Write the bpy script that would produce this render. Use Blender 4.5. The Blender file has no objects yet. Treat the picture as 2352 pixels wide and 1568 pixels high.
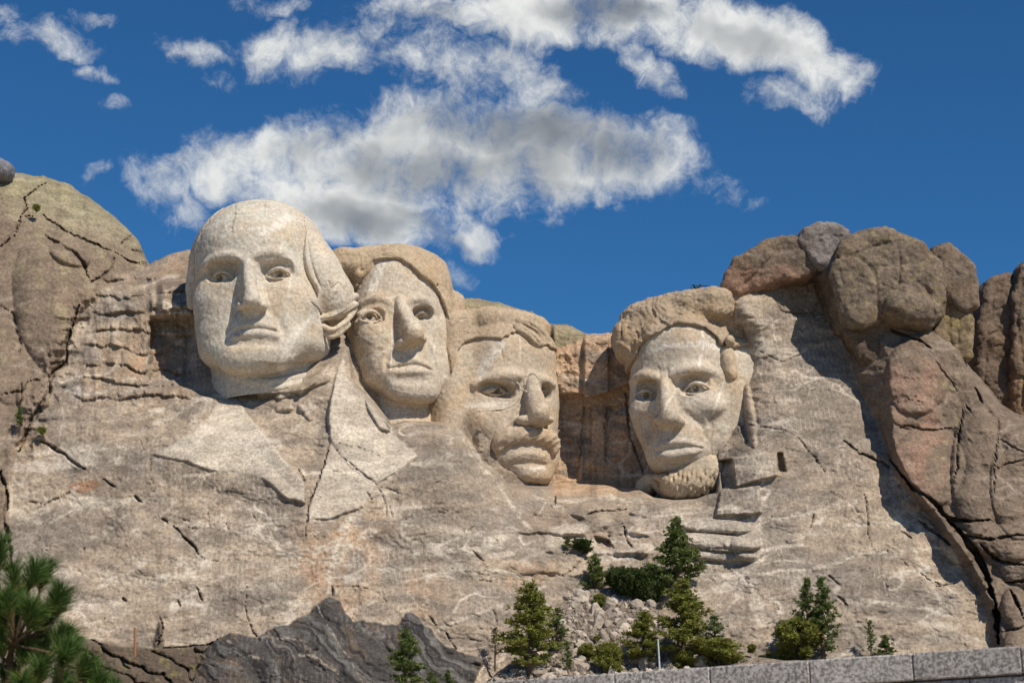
import bpy, math, random, os
import numpy as np
from mathutils import Vector, Matrix, Euler

# ------------------------------------------------------------------ camera, sky, sun, exposure
W_PX, H_PX = 2352.0, 1568.0            # units in which positions were measured on the photograph
VFOV = math.radians(20.0)
PITCH = math.radians(13.0)
FPX = (H_PX / 2) / math.tan(VFOV / 2)
CAM = np.array([0.0, 0.0, 1.7])
SUN_AZ = math.radians(38.0)            # to the right of straight behind the camera
SUN_EL = math.radians(47.0)

sc = bpy.context.scene
COL = sc.collection
cam_data = bpy.data.cameras.new("camera")
cam_data.sensor_fit = 'VERTICAL'
cam_data.angle = VFOV
cam_data.sensor_height = 24.0
cam_data.lens = 12.0 / math.tan(VFOV / 2)
cam_data.clip_start = 0.1
cam_data.clip_end = 6000.0
cam_data.dof.use_dof = True
cam_data.dof.focus_distance = 190.0
cam_data.dof.aperture_fstop = 4.5
cam = bpy.data.objects.new("camera", cam_data)
cam.location = CAM
cam.rotation_euler = (math.radians(90) + PITCH, 0, 0)
COL.objects.link(cam)
sc.camera = cam

vs = sc.view_settings
vs.view_transform = 'Standard'; vs.look = 'None'; vs.gamma = 1.0
vs.use_curve_mapping = False
vs.exposure = 0.20
sc.cycles.max_bounces = 4
sc.cycles.diffuse_bounces = 3
sc.cycles.transparent_max_bounces = 8

sun_dir = np.array([math.sin(SUN_AZ) * math.cos(SUN_EL), -math.cos(SUN_AZ) * math.cos(SUN_EL), math.sin(SUN_EL)])
sl = bpy.data.lights.new("sun", 'SUN')
sl.energy = 4.3; sl.angle = math.radians(0.53); sl.color = (1.0, 0.915, 0.78)
sun = bpy.data.objects.new("sun", sl)
sun.rotation_euler = Vector(sun_dir).to_track_quat('Z', 'Y').to_euler()
sun.location = (60, -60, 120)
COL.objects.link(sun)

def ray(u, v):
    u = np.asarray(u, float); v = np.asarray(v, float)
    a = (u - W_PX / 2) / FPX; b = (H_PX / 2 - v) / FPX
    cp, sp = math.cos(PITCH), math.sin(PITCH)
    return np.stack([a, cp - b * sp, sp + b * cp], -1)

def P(u, v, Y):
    """world point seen at (u, v) of the photograph at a distance Y along the ground"""
    r = ray(u, v)
    return CAM + r * (np.asarray(Y, float) / r[..., 1])[..., None]

# ---- world: Nishita sky with clouds mixed in by direction
wld = bpy.data.worlds.new("World"); sc.world = wld; wld.use_nodes = True
try:
    wld.cycles.sampling_method = 'NONE'          # the sky is even enough to be found by bounced light alone
except Exception:
    pass
def build_world():
    nt = wld.node_tree; nt.nodes.clear(); N = nt.nodes.new; LK = nt.links.new
    def math_(op, a, b=None, c=None, clamp=False):
        n = N('ShaderNodeMath'); n.operation = op; n.use_clamp = clamp
        for i, x in enumerate((a, b, c)):
            if x is None: continue
            if isinstance(x, (int, float)): n.inputs[i].default_value = x
            else: LK(x, n.inputs[i])
        return n.outputs[0]
    def mixc(f, a, b):
        n = N('ShaderNodeMix'); n.data_type = 'RGBA'
        if isinstance(f, (int, float)): n.inputs[0].default_value = f
        else: LK(f, n.inputs[0])
        for i, x in ((6, a), (7, b)):
            if isinstance(x, tuple): n.inputs[i].default_value = (*x, 1)
            else: LK(x, n.inputs[i])
        return n.outputs[2]
    out = N('ShaderNodeOutputWorld'); bg = N('ShaderNodeBackground')
    LK(bg.outputs[0], out.inputs[0])
    sky = N('ShaderNodeTexSky'); sky.sky_type = 'NISHITA'; sky.sun_disc = False
    sky.sun_elevation = SUN_EL
    sky.sun_rotation = math.atan2(sun_dir[0], sun_dir[1])
    sky.altitude = 1600; sky.air_density = 1.0; sky.dust_density = 0.4; sky.ozone_density = 2.5
    bg.inputs[1].default_value = 0.15
    tc = N('ShaderNodeTexCoord')
    # direction turned so that y looks at the middle of the carved mountain
    rot = N('ShaderNodeVectorRotate'); rot.rotation_type = 'X_AXIS'
    rot.inputs['Angle'].default_value = -PITCH
    LK(tc.outputs['Generated'], rot.inputs['Vector'])
    sep = N('ShaderNodeSeparateXYZ'); LK(rot.outputs[0], sep.inputs[0])
    dy = math_('MAXIMUM', sep.outputs[1], 0.08)
    gx = math_('DIVIDE', sep.outputs[0], dy); gz = math_('DIVIDE', sep.outputs[2], dy)
    comb = N('ShaderNodeCombineXYZ'); LK(gx, comb.inputs[0]); LK(gz, comb.inputs[1])
    k = FPX / 1000.0                         # 1 unit = 1000 photo pixels
    sca = N('ShaderNodeVectorMath'); sca.operation = 'SCALE'; sca.inputs['Scale'].default_value = k
    LK(comb.outputs[0], sca.inputs[0])
    base = sca.outputs[0]
    def noise(vec, scale, detail, rough, dist=0.0, off=0.0):
        n = N('ShaderNodeTexNoise'); n.noise_dimensions = '2D'
        n.inputs['Scale'].default_value = scale; n.inputs['Detail'].default_value = detail
        n.inputs['Roughness'].default_value = rough; n.inputs['Distortion'].default_value = dist
        if off:
            a = N('ShaderNodeVectorMath'); a.operation = 'ADD'; a.inputs[1].default_value = (off, off * 1.7, off * .3)
            LK(vec, a.inputs[0]); vec = a.outputs[0]
        LK(vec, n.inputs['Vector']); return n
    # domain warp
    w1 = noise(base, 5.0, 3, 0.6)
    sub = N('ShaderNodeVectorMath'); sub.operation = 'SUBTRACT'; sub.inputs[1].default_value = (.5, .5, .5)
    LK(w1.outputs['Color'], sub.inputs[0])
    ws = N('ShaderNodeVectorMath'); ws.operation = 'MULTIPLY'; ws.inputs[1].default_value = (.11, .11, 0)
    LK(sub.outputs[0], ws.inputs[0])
    wa = N('ShaderNodeVectorMath'); wa.operation = 'ADD'; LK(base, wa.inputs[0]); LK(ws.outputs[0], wa.inputs[1])
    warped = wa.outputs[0]
    def field(vec, E):
        """1 - squared elliptic distance to the nearest of the ellipses, lowered by 1 - weight"""
        acc = None
        for (u, v, ru, rv, ang, w) in E:
            m = N('ShaderNodeMapping'); m.vector_type = 'TEXTURE'
            m.inputs['Location'].default_value = ((u - W_PX / 2) / 1000, (H_PX / 2 - v) / 1000, math.sqrt(max(1 - w, 0)))
            m.inputs['Rotation'].default_value = (0, 0, math.radians(ang))
            m.inputs['Scale'].default_value = (ru / 1000, rv / 1000, 1)
            LK(vec, m.inputs['Vector'])
            dt = N('ShaderNodeVectorMath'); dt.operation = 'DOT_PRODUCT'
            LK(m.outputs[0], dt.inputs[0]); LK(m.outputs[0], dt.inputs[1])
            acc = dt.outputs['Value'] if acc is None else math_('MINIMUM', acc, dt.outputs['Value'])
        return math_('SUBTRACT', 1.0, math_('MINIMUM', acc, 1.7))
    CL = [(950, 370, 560, 160, 2, 1), (1300, 335, 340, 140, -8, 1), (800, 470, 340, 120, -12, 1), (1070, 530, 120, 60, -48, .9),
          (560, 350, 230, 90, 16, .95), (375, 445, 135, 105, -40, .75), (480, 400, 150, 80, -10, .8), (770, 125, 260, 100, 12, .56), (620, 120, 120, 80, 40, .62),
          (1010, 125, 300, 120, -16, .60), (1220, 190, 230, 90, -30, .62), (440, 125, 130, 58, -16, .56), (490, 205, 90, 45, -10, .52),
          (1250, 15, 380, 95, -4, .98), (1600, 50, 290, 95, -16, 1), (1840, 125, 200, 90, -28, 1), (1960, 160, 80, 50, -30, .6),
          (1500, 175, 160, 60, -42, .60), (1825, 230, 150, 70, -10, .64), (1665, 430, 120, 75, -15, .58),
          (60, 70, 190, 62, -12, .62), (10, 30, 80, 60, 0, .6), (640, 5, 110, 45, 0, .56), (1060, 640, 80, 45, -25, .52),
          (225, 165, 90, 40, -5, .36), (270, 235, 70, 36, 20, .36), (200, 40, 100, 30, -15, .36), (1740, 480, 70, 40, 20, .30), (215, 385, 60, 30, 20, .32)]
    cov = field(warped, CL)
    n1 = noise(warped, 4.6, 9, 0.64, 0.0, 9.35)
    n2 = noise(base, 26.0, 4, 0.7, 0.5, 7.7)
    nsum = math_('ADD', math_('MULTIPLY', math_('SUBTRACT', n1.outputs[0], 0.5), 4.6),
                 math_('MULTIPLY', math_('SUBTRACT', n2.outputs[0], 0.5), 1.1))
    d = math_('ADD', math_('MULTIPLY', math_('MINIMUM', cov, 0.9), 1.75), nsum)
    mr = N('ShaderNodeMapRange'); mr.interpolation_type = 'SMOOTHSTEP'
    LK(d, mr.inputs['Value']); mr.inputs['From Min'].default_value = -0.05; mr.inputs['From Max'].default_value = 1.95
    dens = mr.outputs[0]
    # thick, self-shadowed bodies
    GR = [(1190, 300, 330, 75, -3, 1), (1050, 380, 420, 100, 4, .8), (1400, 345, 180, 65, -8, .95), (1250, 420, 300, 60, 0, .6),
          (820, 505, 250, 60, -14, .85), (1000, 550, 160, 45, -35, .8), (1380, 25, 170, 50, 0, .9), (1730, 105, 240, 50, -18, .6), (700, 340, 180, 60, 10, .5), (1000, 30, 120, 40, 0, .5)]
    gr = field(warped, GR)
    gn = noise(warped, 5.0, 3, 0.55, 0.0, 11.0)
    g = math_('ADD', gr, math_('MULTIPLY', math_('SUBTRACT', gn.outputs[0], 0.5), 1.5))
    mg = N('ShaderNodeMapRange'); mg.interpolation_type = 'SMOOTHSTEP'
    LK(g, mg.inputs['Value']); mg.inputs['From Min'].default_value = -0.3; mg.inputs['From Max'].default_value = 1.35
    inner = noise(warped, 8.0, 4, 0.6, 0.0, 5.0)
    soft = math_('MULTIPLY', math_('SUBTRACT', inner.outputs[0], 0.33), 2.0, clamp=True)
    WHITE = (5.2, 5.25, 5.05); GREY = (1.15, 1.3, 1.5); MID = (3.3, 3.45, 3.5)
    ccol = mixc(soft, WHITE, MID)
    ccol = mixc(mg.outputs[0], ccol, GREY)
    tint = N('ShaderNodeMix'); tint.data_type = 'RGBA'; tint.blend_type = 'MULTIPLY'; tint.inputs[0].default_value = 1.0
    LK(sky.outputs[0], tint.inputs[6]); tint.inputs[7].default_value = (0.125, 0.325, 0.475, 1)
    up = math_('GREATER_THAN', sep.outputs[1], 0.1)
    final = mixc(math_('MULTIPLY', math_('MULTIPLY', dens, 0.97), up), tint.outputs[2], ccol)
    LK(final, bg.inputs[0])
build_world()

# ------------------------------------------------------------------ helpers
rng = np.random.default_rng(7)
random.seed(7)
_LAT2 = rng.random((256, 256)).astype(np.float32)
_LAT3 = rng.random((64, 64, 64)).astype(np.float32)
def noise2(x, y):
    xi = np.floor(x).astype(np.int64); yi = np.floor(y).astype(np.int64)
    fx = (x - xi).astype(np.float32); fy = (y - yi).astype(np.float32)
    fx = fx * fx * fx * (fx * (fx * 6 - 15) + 10); fy = fy * fy * fy * (fy * (fy * 6 - 15) + 10)
    x0 = xi & 255; x1 = (xi + 1) & 255; y0 = yi & 255; y1 = (yi + 1) & 255
    a = _LAT2[x0, y0]; b = _LAT2[x1, y0]; c = _LAT2[x0, y1]; d = _LAT2[x1, y1]
    return (a + (b - a) * fx) * (1 - fy) + (c + (d - c) * fx) * fy
def fbm2(x, y, octs=5, gain=0.5, off=0.0):
    s = 0.0; a = 1.0; t = 0.0
    for i in range(octs):
        s = s + a * (noise2(x + off + 17.3 * i, y + off * 1.3 + 9.1 * i) - 0.5); t += a
        x = x * 2.03; y = y * 2.03; a *= gain
    return s / t * 2.0
def ridged2(x, y, octs=5, gain=0.5, off=0.0):
    s = 0.0; a = 1.0; t = 0.0
    for i in range(octs):
        n = 1.0 - np.abs(2 * noise2(x + off + 17.3 * i, y + off * 1.3 + 9.1 * i) - 1)
        s = s + a * n * n; t += a
        x = x * 2.07; y = y * 2.07; a *= gain
    return s / t
def noise3(p):
    pi = np.floor(p).astype(np.int64); f = (p - pi).astype(np.float32)
    f = f * f * f * (f * (f * 6 - 15) + 10)
    i0 = pi & 63; i1 = (pi + 1) & 63
    x0, y0, z0 = i0[:, 0], i0[:, 1], i0[:, 2]; x1, y1, z1 = i1[:, 0], i1[:, 1], i1[:, 2]
    fx, fy, fz = f[:, 0], f[:, 1], f[:, 2]
    L = _LAT3
    c00 = L[x0, y0, z0] * (1 - fx) + L[x1, y0, z0] * fx; c10 = L[x0, y1, z0] * (1 - fx) + L[x1, y1, z0] * fx
    c01 = L[x0, y0, z1] * (1 - fx) + L[x1, y0, z1] * fx; c11 = L[x0, y1, z1] * (1 - fx) + L[x1, y1, z1] * fx
    return (c00 * (1 - fy) + c10 * fy) * (1 - fz) + (c01 * (1 - fy) + c11 * fy) * fz
def fbm3(p, octs=4, gain=0.5):
    s = 0.0; a = 1.0; t = 0.0
    for i in range(octs):
        s = s + a * (noise3(p + 13.7 * i) - 0.5); t += a; p = p * 2.03; a *= gain
    return s / t * 2.0
def ss(a, b, x):
    t = np.clip((x - a) / (b - a), 0, 1); return t * t * (3 - 2 * t)
def lerp3(a, b, t):
    return a + (b - a) * t[..., None]

def mesh_np(name, verts, faces, mat=None, parent=None, smooth=True, col=None, attrs=None):
    """verts (N,3), faces (M,3|4) -> one mesh object"""
    verts = np.ascontiguousarray(verts, np.float32); faces = np.ascontiguousarray(faces, np.int32)
    me = bpy.data.meshes.new(name)
    n, m, k = len(verts), len(faces), faces.shape[1]
    me.vertices.add(n); me.vertices.foreach_set('co', verts.ravel())
    me.loops.add(m * k); me.loops.foreach_set('vertex_index', faces.ravel())
    me.polygons.add(m); me.polygons.foreach_set('loop_start', np.arange(0, m * k, k, dtype=np.int32))
    me.polygons.foreach_set('loop_total', np.full(m, k, np.int32))
    me.polygons.foreach_set('use_smooth', np.full(m, smooth, bool))
    me.update(calc_edges=True)
    if col is not None:
        a = me.attributes.new('Col', 'FLOAT_COLOR', 'POINT')
        c4 = np.ones((n, 4), np.float32); c4[:, :3] = col; a.data.foreach_set('color', c4.ravel())
    for kk, vv in (attrs or {}).items():
        a = me.attributes.new(kk, 'FLOAT', 'POINT'); a.data.foreach_set('value', np.ascontiguousarray(vv, np.float32))
    if mat: me.materials.append(mat)
    o = bpy.data.objects.new(name, me); COL.objects.link(o)
    if parent is not None: o.parent = parent
    return o
def tag(o, label=None, cat=None, group=None, kind=None):
    if label: o['label'] = label
    if cat: o['category'] = cat
    if group: o['group'] = group
    if kind: o['kind'] = kind
    return o
def empty(name, loc):
    o = bpy.data.objects.new(name, None); o.location = loc; o.empty_display_size = 0.5; COL.objects.link(o); return o
def join_world(root, parts):
    """children were built in world coordinates: move their data into the root's space"""
    off = np.array(root.location, np.float32)
    for p in parts:
        me = p.data; co = np.empty(len(me.vertices) * 3, np.float32); me.vertices.foreach_get('co', co)
        co = co.reshape(-1, 3) - off; me.vertices.foreach_set('co', co.ravel()); me.update(); p.parent = root

def sd_poly(X, Y, poly):
    """signed distance to a polygon, negative inside"""
    poly = np.asarray(poly, float); n = len(poly)
    d2 = np.full(X.shape, 1e18); ins = np.zeros(X.shape, bool)
    for i in range(n):
        ax, ay = poly[i]; bx, by = poly[(i + 1) % n]
        ex, ey = bx - ax, by - ay; wx, wy = X - ax, Y - ay
        t = np.clip((wx * ex + wy * ey) / (ex * ex + ey * ey + 1e-12), 0, 1)
        d2 = np.minimum(d2, (wx - ex * t) ** 2 + (wy - ey * t) ** 2)
        if ay != by:
            c = ((ay <= Y) != (by <= Y)) & (X < (Y - ay) * ex / (by - ay) + ax)
            ins ^= c
    d = np.sqrt(d2); return np.where(ins, -d, d)
def d_line(X, Y, pts):
    pts = np.asarray(pts, float); d2 = np.full(X.shape, 1e18)
    for (ax, ay), (bx, by) in zip(pts[:-1], pts[1:]):
        ex, ey = bx - ax, by - ay; wx, wy = X - ax, Y - ay
        t = np.clip((wx * ex + wy * ey) / (ex * ex + ey * ey + 1e-12), 0, 1)
        d2 = np.minimum(d2, (wx - ex * t) ** 2 + (wy - ey * t) ** 2)
    return np.sqrt(d2)
def d_line_t(X, Y, pts):
    """distance to a polyline and position along it, 0 to 1"""
    pts = np.asarray(pts, float); L = np.concatenate([[0], np.cumsum(np.hypot(*np.diff(pts, axis=0).T))]); d2 = np.full(X.shape, 1e18); T = np.zeros(X.shape)
    for i, ((ax, ay), (bx, by)) in enumerate(zip(pts[:-1], pts[1:])):
        ex, ey = bx - ax, by - ay; wx, wy = X - ax, Y - ay
        t = np.clip((wx * ex + wy * ey) / (ex * ex + ey * ey + 1e-12), 0, 1); q = (wx - ex * t) ** 2 + (wy - ey * t) ** 2
        m = q < d2; d2 = np.where(m, q, d2); T = np.where(m, (L[i] + t * (L[i + 1] - L[i])) / L[-1], T)
    return np.sqrt(d2), T
def catmull(pts, n=6):
    pts = np.asarray(pts, float); out = []
    q = np.vstack([2 * pts[0] - pts[1], pts, 2 * pts[-1] - pts[-2]])
    for i in range(1, len(q) - 2):
        for t in np.linspace(0, 1, n, endpoint=False):
            a, b, c, d = q[i - 1], q[i], q[i + 1], q[i + 2]
            out.append(0.5 * (2 * b + (c - a) * t + (2 * a - 5 * b + 4 * c - d) * t * t + (3 * b - a - 3 * c + d) * t ** 3))
    out.append(pts[-1]); return np.array(out)

def veins3(p):
    """pale pegmatite sheets cutting the rock, as a mask on points"""
    out = np.zeros(len(p), np.float32)
    for k, (sx, sz, ry, w, a) in enumerate([(.10, .30, .30, .020, .9), (.16, .12, -.80, .016, .8), (.30, .42, .95, .020, .5), (.05, .22, .12, .03, .7)]):
        c, s_ = math.cos(ry), math.sin(ry); q = np.stack([(p[:, 0] * c + p[:, 2] * s_) * sx, p[:, 1] * sx * .8, (-p[:, 0] * s_ + p[:, 2] * c) * sz], 1) + 5.3 * k
        n = fbm3(q, 3, .45); out = np.maximum(out, ss(w * 1.6, w * .4, np.abs(n)) * a)
    return out * ss(-.12, .25, fbm3(p * .33 + 77, 3))
# ---- signed-distance sculpting on a dense grid, polygonised with surface nets
class Vol:
    def __init__(s, lo, hi, h):
        s.lo = np.array(lo, float); s.h = h
        s.n = np.ceil((np.array(hi, float) - s.lo) / h).astype(int) + 1
        s.ax = [(s.lo[i] + h * np.arange(s.n[i])).astype(np.float32) for i in range(3)]
        s.F = np.full(tuple(s.n), 4.0, np.float32)
    def copy(s):
        c = Vol.__new__(Vol); c.lo = s.lo; c.h = s.h; c.n = s.n; c.ax = s.ax; c.F = s.F.copy(); return c
    def _slc(s, lo, hi, m):
        a = np.clip(np.floor((np.asarray(lo) - m - s.lo) / s.h).astype(int), 0, s.n)
        b = np.clip(np.ceil((np.asarray(hi) + m - s.lo) / s.h).astype(int) + 1, 0, s.n)
        return tuple(slice(i, j) for i, j in zip(a, b))
    def _xyz(s, sl):
        return (s.ax[0][sl[0]][:, None, None], s.ax[1][sl[1]][None, :, None], s.ax[2][sl[2]][None, None, :])
    def op(s, prim, k=0.3, mode='add'):
        fn, lo, hi = prim
        sl = s._slc(lo, hi, k + 4 * s.h) if mode != 'int' else tuple(slice(0, q) for q in s.n)
        if any(x.stop <= x.start for x in sl): return s
        d = fn(*s._xyz(sl)).astype(np.float32); F = s.F[sl]
        if mode == 'add':
            h = np.clip(0.5 + 0.5 * (F - d) / k, 0, 1); s.F[sl] = F + (d - F) * h - k * h * (1 - h)
        elif mode == 'sub':
            d = -d; h = np.clip(0.5 - 0.5 * (F - d) / k, 0, 1); s.F[sl] = F + (d - F) * h + k * h * (1 - h)
        elif mode == 'int':
            h = np.clip(0.5 - 0.5 * (F - d) / k, 0, 1); s.F[sl] = F + (d - F) * h + k * h * (1 - h)
        return s
    def add(s, p, k=0.3): return s.op(p, k, 'add')
    def sub(s, p, k=0.3): return s.op(p, k, 'sub')
    def mesh(s):
        F = s.F; nx, ny, nz = F.shape
        neg = F < 0
        cnt = np.zeros((nx - 1, ny - 1, nz - 1), np.uint8)
        for i in (0, 1):
            for j in (0, 1):
                for k in (0, 1):
                    cnt += neg[i:nx - 1 + i, j:ny - 1 + j, k:nz - 1 + k]
        act = (cnt > 0) & (cnt < 8)
        I, J, K = np.nonzero(act)
        idx = np.full(act.shape, -1, np.int32); idx[I, J, K] = np.arange(len(I), dtype=np.int32)
        acc = np.zeros((len(I), 3)); c = np.zeros(len(I))
        corners = [(i, j, k) for i in (0, 1) for j in (0, 1) for k in (0, 1)]
        vals = {q: F[I + q[0], J + q[1], K + q[2]].astype(float) for q in corners}
        for q in corners:
            for a in range(3):
                if q[a] == 0:
                    r = list(q); r[a] = 1; r = tuple(r)
                    f0, f1 = vals[q], vals[r]; m = (f0 < 0) != (f1 < 0)
                    t = np.where(m, f0 / np.where(m, f0 - f1, 1), 0)
                    for b in range(3):
                        acc[:, b] += np.where(m, (t if b == a else q[b]), 0)
                    c += m
        V = acc / c[:, None] + np.stack([I, J, K], 1)
        V = s.lo + V * s.h
        quads = []
        for a in range(3):
            b, d = (a + 1) % 3, (a + 2) % 3
            sA = [slice(None)] * 3; sB = [slice(None)] * 3
            sA[a] = slice(0, -1); sB[a] = slice(1, None)
            for x in (sA, sB):
                x[b] = slice(1, -1); x[d] = slice(1, -1)
            n0 = neg[tuple(sA)]; n1 = neg[tuple(sB)]
            e = np.stack(np.nonzero(n0 != n1), 1)
            if not len(e): continue
            s0 = n0[tuple(e.T)]
            base = e.copy(); base[:, b] += 1; base[:, d] += 1
            def cell(ob, od):
                q = base.copy(); q[:, b] += ob; q[:, d] += od; return idx[q[:, 0], q[:, 1], q[:, 2]]
            qd = np.stack([cell(-1, -1), cell(0, -1), cell(0, 0), cell(-1, 0)], 1)
            qd[~s0] = qd[~s0][:, ::-1]
            quads.append(qd)
        Q = np.concatenate(quads); Q = Q[(Q >= 0).all(1)]
        return V, Q

def ell(c, r, R=None, n=2.0):
    c = np.asarray(c, float); r = np.asarray(r, float) * np.ones(3)
    def fn(x, y, z):
        x = x - np.float32(c[0]); y = y - np.float32(c[1]); z = z - np.float32(c[2])
        if R is not None:
            x, y, z = (R[0][0] * x + R[0][1] * y + R[0][2] * z, R[1][0] * x + R[1][1] * y + R[1][2] * z, R[2][0] * x + R[2][1] * y + R[2][2] * z)
        if n == 2.0:
            k0 = np.sqrt((x / r[0]) ** 2 + (y / r[1]) ** 2 + (z / r[2]) ** 2) + 1e-6
            k1 = np.sqrt((x / r[0] ** 2) ** 2 + (y / r[1] ** 2) ** 2 + (z / r[2] ** 2) ** 2) + 1e-6
            return k0 * (k0 - 1) / k1
        a = np.abs(x / r[0]); b = np.abs(y / r[1]); e = np.abs(z / r[2])
        k = (a ** n + b ** n + e ** n) ** (1 / n) + 1e-6
        g = k ** (1 - n) * np.sqrt((a ** (n - 1) / r[0]) ** 2 + (b ** (n - 1) / r[1]) ** 2 + (e ** (n - 1) / r[2]) ** 2) + 1e-4
        return (k - 1) / np.maximum(g, 0.3 / r.max())
    m = r.max() if R is not None else r
    return fn, c - m, c + m
def tube(pts, rad, smooth=5, sq=(1, 1, 1)):
    """chain of cone capsules; sq squashes space (bigger = thinner on that axis)"""
    pts = np.asarray(pts, float); rad = np.asarray(rad, float) * np.ones(len(pts))
    if smooth and len(pts) > 2:
        q = catmull(np.column_stack([pts, rad]), smooth); pts, rad = q[:, :3], q[:, 3]
    sq = np.asarray(sq, float)
    def fn(x, y, z):
        best = None
        for a, b, ra, rb in zip(pts[:-1], pts[1:], rad[:-1], rad[1:]):
            e = (b - a) * sq; L = float(e @ e) + 1e-9
            wx = (x - a[0]) * sq[0]; wy = (y - a[1]) * sq[1]; wz = (z - a[2]) * sq[2]
            t = np.clip((wx * e[0] + wy * e[1] + wz * e[2]) / L, 0, 1)
            d = np.sqrt((wx - e[0] * t) ** 2 + (wy - e[1] * t) ** 2 + (wz - e[2] * t) ** 2) - (ra + (rb - ra) * t)
            best = d if best is None else np.minimum(best, d)
        return best / sq.max()
    return fn, (pts - rad[:, None]).min(0), (pts + rad[:, None]).max(0)
def prism(poly, y0, y1, rnd=0.0):
    """polygon in local x,z extruded between local y0 and y1"""
    poly = np.asarray(poly, float); c = (y0 + y1) / 2; hw = abs(y1 - y0) / 2
    def fn(x, y, z):
        X, Z = np.broadcast_arrays(x[:, 0, :], z[:, 0, :])
        d2 = sd_poly(X.astype(float), Z.astype(float), poly)[:, None, :].astype(np.float32)
        return np.maximum(d2, np.abs(y - c) - hw) - rnd
    return fn, np.array([poly[:, 0].min(), min(y0, y1), poly[:, 1].min()]), np.array([poly[:, 0].max(), max(y0, y1), poly[:, 1].max()])
# ------------------------------------------------------------------ materials
def nt_new(name):
    m = bpy.data.materials.new(name); m.use_nodes = True
    nt = m.node_tree; nt.nodes.clear()
    o = nt.nodes.new('ShaderNodeOutputMaterial'); b = nt.nodes.new('ShaderNodeBsdfPrincipled')
    nt.links.new(b.outputs[0], o.inputs[0]); return m, nt, b
class NB:
    """small node-building helper"""
    def __init__(s, nt): s.nt = nt
    def n(s, t, **kw):
        x = s.nt.nodes.new(t)
        for k, v in kw.items(): setattr(x, k, v)
        return x
    def lk(s, a, b): s.nt.links.new(a, b)
    def put(s, sock, v):
        if isinstance(v, (int, float)): sock.default_value = v
        elif isinstance(v, tuple): sock.default_value = (*v, 1) if len(sock.default_value) == 4 and len(v) == 3 else v
        else: s.lk(v, sock)
    def math(s, op, a, b=None, c=None, clamp=False):
        x = s.n('ShaderNodeMath', operation=op, use_clamp=clamp)
        for i, v in enumerate((a, b, c)):
            if v is not None: s.put(x.inputs[i], v)
        return x.outputs[0]
    def mix(s, f, a, b, blend='MIX'):
        x = s.n('ShaderNodeMix', data_type='RGBA', blend_type=blend)
        s.put(x.inputs[0], f); s.put(x.inputs[6], a); s.put(x.inputs[7], b); return x.outputs[2]
    def noise(s, vec, scale, detail=4, rough=.55, dist=0.0):
        x = s.n('ShaderNodeTexNoise'); s.put(x.inputs['Scale'], scale); s.put(x.inputs['Detail'], detail)
        s.put(x.inputs['Roughness'], rough); s.put(x.inputs['Distortion'], dist)
        if vec is not None: s.lk(vec, x.inputs['Vector'])
        return x.outputs[0]
    def rng(s, v, a, b, c=0.0, d=1.0, interp='SMOOTHSTEP'):
        x = s.n('ShaderNodeMapRange', interpolation_type=interp)
        s.put(x.inputs[0], v); x.inputs[1].default_value = a; x.inputs[2].default_value = b
        x.inputs[3].default_value = c; x.inputs[4].default_value = d; return x.outputs[0]
    def mapping(s, vec, scale=(1, 1, 1), rot=(0, 0, 0), loc=(0, 0, 0)):
        x = s.n('ShaderNodeMapping'); x.inputs['Scale'].default_value = scale; x.inputs['Rotation'].default_value = rot
        x.inputs['Location'].default_value = loc; s.lk(vec, x.inputs['Vector']); return x.outputs[0]

def granite(name, grain=1.0, drill=True, bump=0.5, mid=1.0):
    """stone colour comes with the mesh; the material adds grain, specks, drill lines and fine relief"""
    m, nt, b = nt_new(name); g = NB(nt)
    tc = g.n('ShaderNodeTexCoord').outputs['Object']
    col = g.n('ShaderNodeAttribute', attribute_name='Col').outputs['Color']
    n_mid = g.noise(g.mapping(tc, (.40, .40, .95), (0, .45, 0)), 1.0, 6, .72, .0)
    n_fine = g.noise(tc, 3.4, 4, .75)
    v1 = g.rng(n_mid, .36, .66, 1 - .20 * mid, 1 + .18 * mid)
    v2 = g.rng(n_fine, .28, .70, 1 - .36 * grain, 1 + .28 * grain)
    cmb = g.n('ShaderNodeCombineColor'); vv = g.math('MULTIPLY', v1, v2)
    for i in range(3): g.lk(vv, cmb.inputs[i])
    c = g.mix(1.0, col, cmb.outputs[0], 'MULTIPLY')
    c = g.mix(g.rng(n_fine, .36, .27, 0, .55 * grain), c, (.09, .07, .055))
    hgt = g.math('ADD', g.math('MULTIPLY', n_fine, .55), g.math('MULTIPLY', n_mid, .75))
    if drill:
        dr = g.n('ShaderNodeAttribute', attribute_name='drill').outputs['Fac']
        sx = g.n('ShaderNodeSeparateXYZ'); g.lk(tc, sx.inputs[0])
        row = g.math('FLOOR', g.math('ADD', g.math('MULTIPLY', sx.outputs[2], .75), g.math('MULTIPLY', n_mid, 2.2)))
        ph = g.math('FRACT', g.math('ADD', g.math('MULTIPLY', sx.outputs[0], 2.1), g.math('ADD', g.math('MULTIPLY', row, .37), g.math('MULTIPLY', n_fine, .5))))
        ln = g.rng(g.math('ABSOLUTE', g.math('SUBTRACT', ph, .5)), .05, .20, 1, 0)
        ln = g.math('MULTIPLY', ln, dr)
        c = g.mix(g.math('MULTIPLY', g.math('MULTIPLY', ln, g.rng(n_mid, .42, .58)), .24), c, (.60, .53, .45))
        hgt = g.math('ADD', hgt, g.math('MULTIPLY', ln, .05))
    bp = g.n('ShaderNodeBump'); bp.inputs['Strength'].default_value = bump; bp.inputs['Distance'].default_value = .3
    g.lk(hgt, bp.inputs['Height'])
    g.lk(c, b.inputs['Base Color']); g.lk(bp.outputs[0], b.inputs['Normal'])
    b.inputs['Roughness'].default_value = .92
    b.inputs['Specular IOR Level'].default_value = .2
    return m
M_CLIFF = granite('cliff_granite')
M_FACE = granite('carved_granite', grain=.75, drill=False, bump=.26, mid=.4)
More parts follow.
